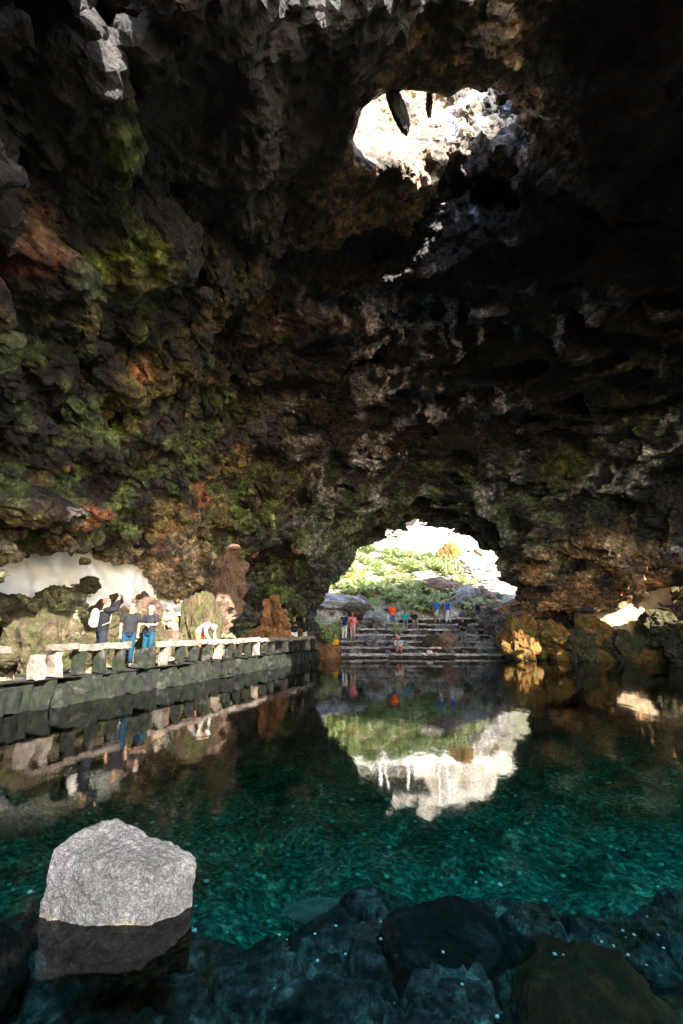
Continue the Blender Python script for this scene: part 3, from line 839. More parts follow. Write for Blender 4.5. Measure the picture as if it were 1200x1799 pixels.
for k, (y, z, x0, x1) in enumerate(STEPS):
    bm = bmesh.new(); q = x0
    while q < x1:
        L = min(rs.uniform(.7, 2.2), x1-q+.05)
        add_block(bm, Vector((q+L/2-(x0+x1)/2, rs.uniform(-.13, .1), rs.uniform(-.05, .03))), (L*.98, 1.2, rs.uniform(.06, .12)), rs.uniform(-.02, .02), rs.randint(99), .05); q += L
    stp = bm_obj('step', bm, M_TREAD, st, False, ((x0+x1)/2-6, y+.6-28, z-.03))
    stone_box('riser', (x1-x0-.1, .5, .5), M_RISER, stp, (.05, -.22, -.33), 0, 60+k, .07, .16)
# ledge on the left of the steps
tag(stone_box('stone_ledge', (3.6, 1.4, .95), M_RUST, None, (-1.9, 28.1, .25), .1, 77, .12, .14), 'rough brown stone ledge at the waterline left of the steps', 'ledge')
M_SLAB = rock_mat('grey_slab_rock', (.11, .11, .12), (.24, .24, .26), (.36, .36, .38))
for i, (l, s, m, lab) in enumerate([
    ((-.3, 36.2, 3.6), (2.4, 1.8, .8), M_SLAB, 'smooth grey lava slab above the ferns left of the steps'),
    ((1.4, 34.6, 2.9), (1.7, 1.0, .75), M_BROWN, 'dark mossy boulder below the grey lava slab'),
    ((2.2, 33.6, 2.3), (1.6, .8, .65), M_GREY, 'grey rubble block behind the visitor in orange'),
    ((5.7, 29.5, .75), (.9, .5, .55), M_BROWN, 'wedge shaped mossy boulder lying across the lower steps'),
    ((6.6, 29.2, .8), (.75, .4, .6), M_PINK, 'pale leaning slab between the wedge boulder and the visitor in black'),
    ((9.2, 29.2, .6), (1.0, .35, .4), M_GREY, 'long grey block sloping down to the water right of the visitor in black'),
    ((10.6, 30.2, .75), (1.2, .8, .6), M_GREY, 'grey block at the right end of the steps'),
    ((9.9, 36.4, 4.0), (1.3, .9, 1.0), M_GREY, 'pale grey boulder beside the top of the lower handrail'),
    ((1.9, 30.0, .95), (.7, .4, .35), M_GREY, 'grey rubble block low on the steps left of the crouching person'),
    ((-1.2, 31.2, 1.3), (1.1, .7, .6), M_RUST, 'rusty block at the left end of the steps behind the person in navy'),
    ((.2, 32.6, 1.8), (1.2, .6, .5), M_GREY, 'grey rock beside the upper steps behind the person in pink'),
    ((8.6, 31.6, 1.6), (.9, .4, .35), M_GREY, 'flat grey rock on the middle steps right of the visitor in black'),
    ((9.9, 32.9, 2.2), (.8, .5, .45), M_PINK, 'pale rock at the top right of the steps'),
    ((11.3, 36.6, 4.1), (.9, .8, .9), M_PINK, 'pale upright boulder near the right edge of the mouth'),
    ((8.3, 38.6, 4.9), (1.9, 1.2, 1.0), M_PINK, 'broad pale boulder on the slope above the handrail'),
    ((11.0, 46.4, 9.0), (1.4, 1.2, 1.6), M_ORANGE, 'ochre rock knob at the right end of the terrace'),
    ((5.0, 42.5, 6.6), (1.0, .8, .7), M_ORANGE, 'ochre rock among the ferns in the middle of the slope'),
    ((1.0, 41.6, 6.0), (1.3, .9, .8), M_ORANGE, 'ochre rock among the ferns on the left of the slope')]):
    rock('boulder', rock_mesh('boulder', 500+i, 4, .8, 1.1), m, l, s, (0, 0, i*.9 if i not in (0, 5) else .2), lab)
for i in range(240):
    if i < 45: x, y = rs.uniform(8.6, 14.5), rs.uniform(33.5, 50)
    elif i < 110: x, y = rs.uniform(-4, 12.5), rs.uniform(34.2, 47.5)
    else: x, y = rs.uniform(-2, 11.5), rs.choice([28.75, 29.7, 30.65, 31.6, 32.5])
    z = gz(x, y) if y > 34 else .22+math.floor((y-28)/.95)*.37
    k = rs.uniform(.16, .5) if y > 33 else rs.uniform(.1, .3)
    rock('garden_stone', RB[i % 6], (M_GREY, M_PINK, M_GREY)[i % 3], (x, y, z+k*.15), (k*1.3, k, k*.8), None, 'loose stone among the ferns and steps beyond the cave mouth', 'stone', 'stones on the garden slope')
# winding stair on the right of the slope
ws = empty('winding_stairs', (12., 38., 4.8)); tag(ws, 'narrow stone stairs winding up the right side of the slope', 'stairs')
for k in range(20):
    y = 36.5+k*.62; x = 11.3+1.3*math.sin(k*.16)+.02*k
    stone_box('step', (1.7, .6, .16), M_TREAD, ws, (x-12, y-38, garden_h(np.array([x]), np.array([y]))[0]+.30-4.8), -.2+.02*k, 90+k, .04, .2)

# ---- handrails
M_WOOD = NB('weathered_wood')
M_WOOD = M_WOOD.fin(M_WOOD.ramp(M_WOOD.noise(6, 5), [(.3, (.12, .085, .06)), (.7, (.33, .25, .19))]), .8, .2, M_WOOD.bump(M_WOOD.noise(20, 4), .5, .01))
def tube_mesh(bm, a, b, r0, r1=None, seg=8):
    r1 = r0 if r1 is None else r1
    a, b = Vector(a), Vector(b); d = (b-a).normalized()
    u = d.orthogonal().normalized(); v = d.cross(u)
    ra = [bm.verts.new(a+(u*math.cos(t)+v*math.sin(t))*r0) for t in [k*2*math.pi/seg for k in range(seg)]]
    rb = [bm.verts.new(b+(u*math.cos(t)+v*math.sin(t))*r1) for t in [k*2*math.pi/seg for k in range(seg)]]
    for k in range(seg): bm.faces.new((ra[k], ra[(k+1) % seg], rb[(k+1) % seg], rb[k]))
    bm.faces.new(ra[::-1]); bm.faces.new(rb)
def handrail(a, b, h, n, label, r=.05, mat=None):
    a, b = Vector(a), Vector(b); o = empty('handrail', a); tag(o, label, 'handrail')
    bm = bmesh.new(); tube_mesh(bm, (0, 0, h), b-a+Vector((0, 0, h)), r); bm_obj('rail', bm, mat or M_WOOD, o, True)
    for k in range(n):
        p = (b-a)*(k/(n-1)*.98+.01); bm = bmesh.new(); tube_mesh(bm, p+Vector((0, 0, -.4)), p+Vector((0, 0, h)), r*.8); bm_obj('post', bm, mat or M_WOOD, o, True)
handrail((6.6, 33.2, 2.2), (10.2, 36.8, 3.9), .9, 5, 'straight wooden handrail rising rightwards above the steps')
handrail((4.2, 40.2, 5.2), (9.2, 37.4, 4.4), .8, 6, 'wooden handrail sloping down across the ferns in the middle of the slope')
handrail((9.4, 41.0, 6.6), (12.6, 42.6, 7.8), .8, 4, 'short wooden handrail beside the winding stairs')

# ---- terrace, building and cliff at the top
M_WHITE = NB('white_wall_paint'); M_WHITE = M_WHITE.fin(M_WHITE.ramp(M_WHITE.noise(1.5, 6), [(.3, (.66, .63, .58)), (.7, (.8, .78, .74))]), .85, .2)
M_OCHRE = rock_mat('ochre_cliff', (.42, .36, .29), (.68, .62, .54), (.8, .76, .7), None, .5, .2)
M_DARK = NB('dark_timber').fin((.05, .045, .04), .7, .3)
tag(stone_box('terrace_wall', (17., .8, 1.7), M_WHITE, None, (3.2, 49.3, 10.15), 0., 5, .05, .35), 'low whitewashed terrace wall along the top of the slope', 'wall')
t = np.linspace(0, 1, 260); s_ = np.linspace(0, 1, 90)
px_ = np.interp(t, [0, .3, .42, .7, .82, 1], [-9.3, -9.3, -6, 25, 28, 28]); py_ = np.interp(t, [0, .3, .42, .7, .82, 1], [34, 53, 58.5, 61, 54, 38])
U, W = np.meshgrid(np.arange(260), s_, indexing='ij')
X = px_[U]; Y = py_[U]; Z = -1+W*(22.-11.*sstep(19, 25, X))
d = .9*fbm(X, Y, Z, 4., 4, 3.)+.5*(.4-billow(X, Y, Z, 1.6, 3, 4.)); d = d*sstep(1., .9, W)
Xc = X-d*np.sign(X-6)*(np.abs(X-9) > 15); Yc = Y-d*(Y > 54)
Vc = np.stack([Xc, Yc, Z], -1).reshape(-1, 3)
tag(link('cliff', np_mesh('cliff', Vc, grid_faces(*X.shape)), M_OCHRE), kind='structure')
def box(bm, c, s):
    r = bmesh.ops.create_cube(bm, size=1., matrix=Matrix.Translation(c) @ Matrix.Diagonal((*s, 1)))
    bmesh.ops.bevel(bm, geom=list({e for v in r['verts'] for e in v.link_edges}), offset=min(s)*.06, segments=1, affect='EDGES')
bd = empty('terrace_building', (2.5, 55., 10.)); tag(bd, 'white terrace building under a dark flat roof at the top of the slope', 'building')
bm = bmesh.new(); box(bm, (0, 1.5, 2.2), (11., .4, 4.4)); box(bm, (-5.6, 0, 2.2), (.4, 3.4, 4.4)); bm_obj('wall', bm, M_WHITE, bd)
bm = bmesh.new(); box(bm, (0.4, -.2, 4.75), (12.6, 4.6, .45)); bm_obj('roof', bm, M_DARK, bd)
for k in range(4):
    bm = bmesh.new(); box(bm, (-4.2+k*2.9, -1.9, 2.25), (.24, .24, 4.5)); bm_obj('column', bm, M_WHITE, bd)
for k in range(2):
    bm = bmesh.new(); box(bm, (-2.5+k*4.2, 1.28, 1.1), (1.1, .1, 2.2)); bm_obj('door', bm, M_DARK, bd)
for x, h, lab in ((.75, 7.5, 'thick white pole at the left of the terrace'), (4.5, 7.0, 'slim white pole in the middle of the terrace'), (9.7, 7.2, 'white pole on the right of the terrace beside the ochre cliff'), (10.6, 7.0, 'rightmost white pole on the terrace near the knob')):
    p = empty('white_pole', (x, 50.6, 9.8)); tag(p, lab, 'pole')
    bm = bmesh.new(); tube_mesh(bm, (0, 0, 0), (0, 0, h), .22 if x < 1 else .12, .18 if x < 1 else .1, 12); bm_obj('shaft', bm, M_WHITE, p, True)
    bm = bmesh.new(); tube_mesh(bm, (0, 0, 0), (0, 0, .3), .3, .22, 12); bm_obj('base', bm, M_WHITE, p, True)
handrail((-4.8, 49.0, 10.95), (5.6, 49.0, 10.95), .95, 9, 'thin railing on top of the whitewashed terrace wall', .03, M_WHITE)

# ---- ferns
def leaf_mat(name, c1, c2):
    b = NB(name); oi = b.n('ObjectInfo')
    n1 = b.noise(3.5, 4)
    c = b.ramp(n1, [(.3, c1), (.7, c2)])
    c = b.mix(1., c, b.ramp(oi.outputs['Random'], [(0, (.75, .8, .7)), (1, (1.3, 1.2, 1.1))]), 'MULTIPLY')
    m = b.fin(c, .55, .3)
    tr = b.n('BsdfTranslucent'); b.l(c, tr.inputs[0]); mx = b.n('MixShader'); mx.inputs[0].default_value = .35
    b.l(b.b.outputs[0], mx.inputs[1]); b.l(tr.outputs[0], mx.inputs[2]); b.l(mx.outputs[0], b.out.inputs[0]); return m
M_FERN = leaf_mat('fern_green', (.20, .26, .10), (.40, .46, .22))
M_STEMG = NB('fern_stem').fin((.09, .10, .03), .7, .2)
def fern_mesh(seed):
    r = random.Random(seed); V = []; Q = []
    for k in range(r.randint(13, 18)):
        a = k*2.4+r.uniform(-.3, .3); L = r.uniform(.65, 1.1); rise = r.uniform(.9, 1.9); n = 15
        pts = []
        for i in range(n+1):
            q = i/n; rr = L*(q*.8); zz = rise*(q*1.25-q*q*1.0)*L
            pts.append(Vector((math.cos(a)*rr, math.sin(a)*rr, zz)))
        side = Vector((-math.sin(a), math.cos(a), 0))
        for i in range(1, n):
            q = i/n; w = .26*L*math.sin(math.pi*min(1, q*.9+.12))**.8*r.uniform(.8, 1.1); f = (pts[i+1]-pts[i-1]).normalized()
            for sg in (-1, 1):
                d = (side*sg+f*.55+Vector((0, 0, r.uniform(-.3, .12)))).normalized()
                b0 = pts[i]-f*.028*L; b1 = pts[i]+f*.028*L; tip = pts[i]+d*w; m = pts[i]+d*w*.5
                j = len(V); V += [b0, m-f*.03*L, tip, m+f*.03*L]; Q.append((j, j+1, j+2, j+3))
        for i in range(n):
            j = len(V); s = side*.012; V += [pts[i]-s, pts[i]+s, pts[i+1]+s, pts[i+1]-s]; Q.append((j, j+1, j+2, j+3))
    return np_mesh('fern', [v[:] for v in V], Q, False)
FERNS = [fern_mesh(i) for i in range(5)]
for m in FERNS: m.materials.append(M_FERN)
def fern(loc, s, label, group=None, rz=None):
    o = bpy.data.objects.new('fern', FERNS[rs.randint(5)]); COL.objects.link(o)
    o.location = loc; o.scale = (s, s, s*rs.uniform(.8, 1.2)); o.rotation_euler = (rs.uniform(-.15, .15), rs.uniform(-.15, .15), rs.uniform(0, 6.28))
    tag(o, label, 'fern', group); return o
for i in range(175):
    for _ in range(20):
        x, y = rs.uniform(-4.5, 11.2), rs.uniform(34.6, 48.6)
        if fbm(np.array([x], F), np.array([y], F), np.array([0.], F), 4., 2, 8.)[0] > -.32 and not (y < 37.6 and -2.5 < x < 3.5): break
    fern((x, y, gz(x, y)-.02), rs.uniform(.8, 1.7), 'green fern growing among the rocks on the sunlit slope beyond the cave mouth', 'ferns on the garden slope')
def shrub(loc, s, label):
    o = empty('leafy_shrub', loc); tag(o, label, 'shrub')
    r = random.Random(int(loc[0]*100)); V = []; Q = []; bm = bmesh.new()
    for k in range(9):
        a = r.uniform(0, 6.28); tip = Vector((math.cos(a)*r.uniform(.2, .6), math.sin(a)*r.uniform(.2, .6), r.uniform(.6, 1.2)))*s
        tube_mesh(bm, (0, 0, 0), tip, .02*s, .008*s, 5)
        for q in range(34):
            p = tip*r.uniform(.45, 1.05)+Vector((r.gauss(0, .16), r.gauss(0, .16), r.gauss(0, .12)))*s
            d = Vector((r.gauss(0, 1), r.gauss(0, 1), r.gauss(.1, .6))).normalized(); u = d.orthogonal().normalized(); L = r.uniform(.09, .18)*s
            j = len(V); V += [p, p+d*L*.5+u*L*.3, p+d*L, p+d*L*.5-u*L*.3]; Q.append((j, j+1, j+2, j+3))
    bm_obj('stems', bm, M_STEMG, o)
    link('foliage', np_mesh('foliage', [v[:] for v in V], Q, False), M_FERN, o)
shrub((-.75, 28.6, .6), 1.35, 'bright green leafy shrub on the ledge left of the visitors in pink')
shrub((3.75, 31.0, 1.1), .75, 'low bright green shrub in front of the visitor in teal')
shrub((4.6, 35.2, 2.8), .9, 'blue green shrub on the bank above the seated visitors')
shrub((2.6, 35.6, 3.0), .9, 'pale green shrub behind the visitor in orange')
fern((9.6, 33.9, 2.5), .8, 'small fern growing beside the foot of the straight handrail')
fern((11.2, 34.6, 2.9), .9, 'fern at the right edge of the mouth above the steps')

# ---- hanging spur at the skylight
sp_ = rock_mesh('hanging_spur', 560, 5, .4, 1.3)
rock('hanging_spur', sp_, M_WETR, (1.08, 6.55, 11.35), (.14, .14, .85), (-.15, -.14, .4), 'dark rock spur hanging across the bright skylight', 'rock')
rock('hanging_spur', rock_mesh('hanging_spur', 561, 4, .4, 1.3), M_WETR, (1.75, 6.75, 11.75), (.07, .07, .4), (0, .05, .4), 'small dark rock spur at the upper edge of the skylight', 'rock')
# ================================================================ people
def cloth(name, c, v=.25):
    b = NB(name); n = b.noise(9, 5, .6)
    c0 = tuple(k*(1-v) for k in c); c1 = tuple(min(1, k*(1+v)) for k in c)
    return b.fin(b.ramp(n, [(.35, c0), (.65, c1)]), .9, .15, b.bump(b.noise(14, 4), .35, .02))
M_SKIN = NB('skin').fin((.26, .14, .09), .6, .3)
M_EYE = NB('dark_eye').fin((.02, .015, .012), .3, .5)
HAIRC = {'dark': cloth('dark_hair', (.03, .022, .016)), 'fair': cloth('fair_hair', (.35, .24, .13)), 'white': cloth('white_hair', (.6, .58, .54)), 'brown': cloth('brown_hair', (.08, .05, .03))}
CL = {}
def cm(name, c):
    if name not in CL: CL[name] = cloth(name, c)
    return CL[name]
M_SHOE = cloth('shoe_leather', (.05, .045, .04))

def pose(kind):
    J = dict(pelvis=(0, 0, .95), waist=(0, 0, 1.10), chest=(0, .0, 1.32), neck=(0, .005, 1.47), head=(0, .02, 1.60),
             shL=(-.18, 0, 1.41), shR=(.18, 0, 1.41), elL=(-.24, -.03, 1.14), elR=(.24, -.03, 1.14), haL=(-.23, .09, .92), haR=(.23, .09, .92),
             hipL=(-.09, 0, .90), hipR=(.09, 0, .90), knL=(-.10, .03, .50), knR=(.10, .03, .50), anL=(-.10, -.01, .08), anR=(.10, -.01, .08))
    def up(**k): J.update(k)
    if kind == 'photo': up(elL=(-.25, .20, 1.46), elR=(.25, .20, 1.46), haL=(-.07, .28, 1.69), haR=(.07, .28, 1.69), shL=(-.18, .02, 1.44), shR=(.18, .02, 1.44), head=(0, .03, 1.60))
    elif kind == 'fold': up(elL=(-.25, .02, 1.15), elR=(.25, .02, 1.15), haL=(.04, .2, 1.16), haR=(-.04, .22, 1.12))
    elif kind == 'hold': up(elL=(-.25, .02, 1.16), elR=(.25, .02, 1.16), haL=(-.08, .26, 1.24), haR=(.08, .26, 1.24))
    elif kind == 'walk': up(knL=(-.10, .17, .52), anL=(-.10, .20, .10), knR=(.10, -.04, .49), anR=(.10, -.26, .13), elL=(-.24, -.12, 1.16), haL=(-.23, -.1, .93), elR=(.24, .08, 1.15), haR=(.22, .24, .98), head=(0, .05, 1.59))
    elif kind == 'bend': up(pelvis=(0, -.10, .93), waist=(0, .02, 1.05), chest=(0, .22, 1.13), neck=(0, .36, 1.15), head=(0, .48, 1.11), shL=(-.18, .3, 1.13), shR=(.18, .3, 1.13), elL=(-.22, .36, .86), elR=(.22, .36, .86), haL=(-.14, .48, .67), haR=(.14, .48, .67), hipL=(-.09, -.12, .88), hipR=(.09, -.12, .88))
    elif kind == 'sit':
        dz = -.83
        J = {k: (v[0], v[1]-.02, v[2]+dz) for k, v in J.items()}
        J.update(knL=(-.12, .42, .13), knR=(.12, .42, .13), anL=(-.11, .44, -.34), anR=(.11, .44, -.34), elL=(-.24, .02, .33), elR=(.24, .02, .33), haL=(-.12, .28, .22), haR=(.12, .28, .22), head=(0, .05, .765))
    elif kind == 'crouch':
        dz = -.66
        J = {k: (v[0], v[1], v[2]+dz) for k, v in J.items()}
        J.update(chest=(0, .14, .62), neck=(0, .22, .76), head=(0, .28, .88), shL=(-.18, .18, .71), shR=(.18, .18, .71), knL=(-.16, .36, .50), knR=(.16, .36, .50), anL=(-.12, .08, .07), anR=(.12, .08, .07), elL=(-.23, .34, .52), elR=(.23, .34, .52), haL=(-.07, .5, .45), haR=(.07, .5, .45), waist=(0, .04, .43))
    return {k: Vector(v) for k, v in J.items()}

def ring_loft(bm, pts, rad, seg=12, lat=None, cap=True):
    rings = []
    for i, p in enumerate(pts):
        f = (pts[min(i+1, len(pts)-1)]-pts[max(i-1, 0)]).normalized()
        u = lat if lat is not None else f.orthogonal()
        if lat is None and rings: u = prev
        u = (u-f*u.dot(f)).normalized(); v = f.cross(u); prev = u
        a, b = rad[i] if hasattr(rad[i], '__len__') else (rad[i], rad[i])
        rings.append([bm.verts.new(p+u*math.cos(k*2*math.pi/seg)*a+v*math.sin(k*2*math.pi/seg)*b) for k in range(seg)])
    for a, b in zip(rings, rings[1:]):
        for k in range(seg): bm.faces.new((a[k], a[(k+1) % seg], b[(k+1) % seg], b[k]))
    if cap: bm.faces.new(rings[0][::-1]); bm.faces.new(rings[-1])

def body_mesh(J):
    bm = bmesh.new(); sk = bm.verts.layers.skin.verify()
    def v(p, r, root=False):
        x = bm.verts.new(p); x[sk].radius = r if hasattr(r, '__len__') else (r, r); x[sk].use_root = root; return x
    def e(*c):
        for a, b in zip(c, c[1:]): bm.edges.new((a, b))
    hd = (J['head']-J['neck']).normalized(); fwd = Vector((0, 1, 0)); fwd = (fwd-hd*fwd.dot(hd)).normalized()
    pel = v(J['pelvis'], (.14, .10), True); wa = v(J['waist'], (.125, .09)); ch = v(J['chest'], (.15, .10)); nk = v(J['neck'], .055)
    jaw = v(J['head']-hd*.055+fwd*.012, (.068, .075)); h1 = v(J['head']+hd*.01, (.076, .092)); h2 = v(J['head']+hd*.075, (.072, .085)); h3 = v(J['head']+hd*.115, .045)
    e(pel, wa, ch, nk, jaw, h1, h2, h3)
    ns = v(J['head']-hd*.008+fwd*.105, .014); e(h1, ns)
    for s in 'LR':
        sg = -1 if s == 'L' else 1
        sh = v(J['sh'+s], .058); el = v(J['el'+s], .042); wr = v(J['ha'+s], .028)
        d = (J['ha'+s]-J['el'+s]).normalized(); pm = v(J['ha'+s]+d*.06, (.036, .018))
        e(ch, sh, el, wr, pm)
        u = d.cross(Vector((0, 1, .3))).normalized(); n2 = u.cross(d)
        for k, (o, L) in enumerate([(-.030, .070), (-.010, .080), (.010, .075), (.029, .058)]):
            a = v(J['ha'+s]+d*(.095+.2*L)+u*o, .009); b = v(J['ha'+s]+d*(.09+L)+u*o*1.1-n2*.018, .007); e(pm, a, b)
        th = v(J['ha'+s]+d*.06-u*.05*sg+n2*.004, .011); e(pm, th)
        hp = v(J['hip'+s], .085); kn = v(J['kn'+s], .055); an = v(J['an'+s], .036); toe = v(J['an'+s]+Vector((sg*.02, .16, -.045)), .028)
        e(pel, hp, kn, an, toe)
    me = bpy.data.meshes.new('person'); bm.to_mesh(me); bm.free(); return me

def person(label, loc, face, kind='stand', shirt=('navy_cloth', (.02, .03, .07)), pants=('grey_cloth', (.12, .12, .13)), hair='dark', hat=None, sleeves=True, shorts=False, h=1.7, bag=None, cat='person', skirt=False):
    J = pose(kind)
    me = body_mesh(J)
    # body is the thing itself, its clothes are children
    o = link('person', me, M_SKIN); o.location = loc; k = h/1.7; o.scale = (k, k, k)
    o.rotation_euler = (0, 0, math.atan2(face[1], face[0])-math.pi/2)
    tag(o, label, cat)
    m = o.modifiers.new('skin', 'SKIN'); m.use_smooth_shade = True
    o.modifiers.new('smooth', 'SUBSURF').levels = 1; o.modifiers['smooth'].render_levels = 1
    lat = Vector((1, 0, 0))
    sm, pm = cm(*shirt), cm(*pants)
    bm = bmesh.new()
    P = [J['pelvis'].lerp(J['waist'], -.35), J['pelvis'], J['waist'], J['waist'].lerp(J['chest'], .5), J['chest'], J['chest'].lerp(J['neck'], .55), J['neck'].lerp(J['chest'], .08)]
    ring_loft(bm, P, [(.185, .135), (.18, .135), (.165, .12), (.18, .125), (.195, .13), (.165, .11), (.07, .07)], 16, lat)
    for s in 'LR':
        a, b, c = J['sh'+s], J['el'+s], J['ha'+s]
        st = J['chest'].lerp(a, .55); st.z = lerp(st.z, a.z, .7)
        pts = [st, a, a.lerp(b, .5), b, b.lerp(c, .5), b.lerp(c, .93)] if sleeves else [st, a, a.lerp(b, .45), a.lerp(b, .72)]
        ring_loft(bm, pts, ([.085, .082, .070, .058, .050, .045] if sleeves else [.085, .082, .074, .072]), 10)
    bm_obj('shirt', bm, sm, o, True)
    bm = bmesh.new()
    ring_loft(bm, [J['hipL'].lerp(J['hipR'], .5)+Vector((0, 0, -.07)), J['pelvis'], J['pelvis'].lerp(J['waist'], .6)], [(.16, .13), (.172, .13), (.16, .118)], 16, lat)
    if skirt:
        kn = J['knL'].lerp(J['knR'], .5)
        ring_loft(bm, [J['pelvis'], J['hipL'].lerp(J['hipR'], .5), kn.lerp(J['pelvis'], .35), kn], [(.17, .13), (.20, .16), (.23, .19), (.25, .21)], 16, lat)
    else:
        for s in 'LR':
            a, b, c = J['hip'+s], J['kn'+s], J['an'+s]
            pts = [a+Vector((0, 0, .03)), a.lerp(b, .5), b] if shorts else [a+Vector((0, 0, .03)), a.lerp(b, .5), b, b.lerp(c, .5), b.lerp(c, .96)]
            ring_loft(bm, pts, [.105, .095, .085] if shorts else [.105, .092, .075, .068, .062], 12)
    bm_obj('skirt' if skirt else ('shorts' if shorts else 'trousers'), bm, pm, o, True)
    for s in 'LR':
        a = J['an'+s]; bm = bmesh.new()
        ring_loft(bm, [a+Vector((0, -.07, -.035)), a+Vector((0, -.03, -.03)), a+Vector((0, .08, -.04)), a+Vector((0, .18, -.05)), a+Vector((0, .21, -.055))], [(.025, .03), (.045, .045), (.046, .038), (.04, .028), (.018, .015)], 10, lat)
        bm_obj('shoe', bm, M_SHOE, o, True)
    hd = (J['head']-J['neck']).normalized(); fwd = (Vector((0, 1, 0))-hd*hd.y).normalized()
    bm = bmesh.new(); r = bmesh.ops.create_icosphere(bm, subdivisions=3, radius=1.)
    c = J['head']+hd*.035-fwd*.012
    for q in bm.verts:
        p = q.co.copy(); q.co = c+lat*p.x*.092+fwd*p.y*.108+hd*p.z*.108*(1+.05*mnoise.noise(p*3))
    bmesh.ops.delete(bm, geom=[q for q in bm.verts if (q.co-c).dot(hd) < .015+.3*max(0, (q.co-c).dot(fwd)) - (.07 if (q.co-c).dot(fwd) < 0 else 0)], context='VERTS')
    bm_obj('hair', bm, HAIRC[hair], o, True)
    if hat:
        bm = bmesh.new(); t = J['head']+hd*.07
        ring_loft(bm, [t, t+hd*.045, t+hd*.08, t+hd*.095], [(.104, .118), (.10, .112), (.075, .085), (.02, .02)], 16, lat)
        ring_loft(bm, [t+fwd*.02, t+fwd*.02+hd*.012], [(.155, .175), (.15, .17)], 18, lat)
        bm_obj('hat', bm, cm(*hat), o, True)
    for sg in (-1, 1):
        bm = bmesh.new(); bmesh.ops.create_icosphere(bm, subdivisions=1, radius=.011, matrix=Matrix.Translation(J['head']+hd*.018+fwd*.088+lat*sg*.030)); bm_obj('eye', bm, M_EYE, o, True)
        bm = bmesh.new(); bmesh.ops.create_icosphere(bm, subdivisions=2, radius=1., matrix=Matrix.Translation(J['head']+hd*.0+lat*sg*.082) @ Matrix.Diagonal((.012, .024, .032, 1))); bm_obj('ear', bm, M_SKIN, o, True)
    return o, J

def side_px(px, s, z=.8):
    x, y = path_pt(t_of_px(px, s, z), s); return (x, y, PTOP)
ph, J = person('visitor in dark clothes with both arms raised to take a photo on the walkway', side_px(172, .45), (.75, .66), 'photo', ('charcoal_jacket', (.007, .007, .009)), ('dark_denim', (.009, .011, .018)), 'brown', h=1.74)
def backpack(o, J, mat, label, loc=None):
    b = empty('backpack', (0, 0, 0)); tag(b, label, 'backpack'); b.matrix_world = Matrix.Translation(o.location) @ o.rotation_euler.to_matrix().to_4x4() @ Matrix.Diagonal((*o.scale, 1))
    c = J['chest']+Vector((0, -.21, -.07))
    bm = bmesh.new(); ring_loft(bm, [c+Vector((0, 0, z)) for z in (-.24, -.21, -.05, .12, .2, .23)], [(.10, .05), (.14, .09), (.15, .10), (.14, .09), (.10, .06), (.03, .02)], 16, Vector((1, 0, 0))); bm_obj('bag_body', bm, mat, b, True)
    bm = bmesh.new(); ring_loft(bm, [c+Vector((0, -.08, z)) for z in (-.19, -.17, -.04, -.02)], [(.07, .02), (.10, .04), (.10, .04), (.07, .02)], 12, Vector((1, 0, 0))); bm_obj('pocket', bm, mat, b, True)
    for sg in (-1, 1):
        bm = bmesh.new(); ring_loft(bm, [c+Vector((sg*.10, .08, .16)), c+Vector((sg*.12, .22, .19)), c+Vector((sg*.13, .345, .08)), c+Vector((sg*.14, .33, -.1)), c+Vector((sg*.15, .15, -.18))], [(.022, .008)]*5, 8, Vector((1, 0, 0))); bm_obj('strap', bm, mat, b, True)
backpack(ph, J, cm('cream_canvas', (.30, .28, .26)), 'pale backpack worn by the visitor with raised arms')
def phone(o, label):
    p = empty('phone', (0, 0, 0)); tag(p, label, 'phone'); p.matrix_world = Matrix.Translation(o.location) @ o.rotation_euler.to_matrix().to_4x4() @ Matrix.Diagonal((*o.scale, 1))
    bm = bmesh.new(); box(bm, (0, .345, 1.78), (.15, .011, .078)); bm_obj('case', bm, M_DARK, p)
    bm = bmesh.new(); box(bm, (0, .336, 1.78), (.138, .004, .068)); bm_obj('screen', bm, NB('phone_glass').fin((.03, .03, .035), .1, .5), p)
phone(ph, 'dark phone held up by the visitor with raised arms')
person('fair haired visitor in dark top and blue jeans, left of the walkway pair', side_px(222, .75), (.5, -1), 'stand', ('dark_grey_top', (.012, .0115, .014)), ('blue_jeans', (.005, .024, .045)), 'fair', sleeves=False, h=1.68)
person('white haired visitor in dark top and blue jeans, right of the walkway pair', side_px(258, .95), (-.2, -1), 'fold', ('dark_slate_top', (.014, .0135, .018)), ('teal_jeans', (.005, .032, .052)), 'white', sleeves=False, h=1.68)
person('visitor in a cream shirt bending forward over the long pale rail', side_px(352, .6), (.8, -.35), 'bend', ('cream_linen', (.28, .25, .21)), ('red_orange_shorts', (.45, .10, .05)), 'white', shorts=True, h=1.7)
person('left of two visitors in black and white at the far end of the rail', side_px(516, .5), (.3, -1), 'hold', ('black_top', (.012, .012, .014)), ('white_trousers', (.55, .53, .5)), 'brown', h=1.66)
person('right of two visitors in black and white at the far end of the rail', side_px(534, .55), (-.4, -1), 'stand', ('black_top', (.012, .012, .014)), ('white_trousers', (.55, .53, .5)), 'dark', h=1.66)

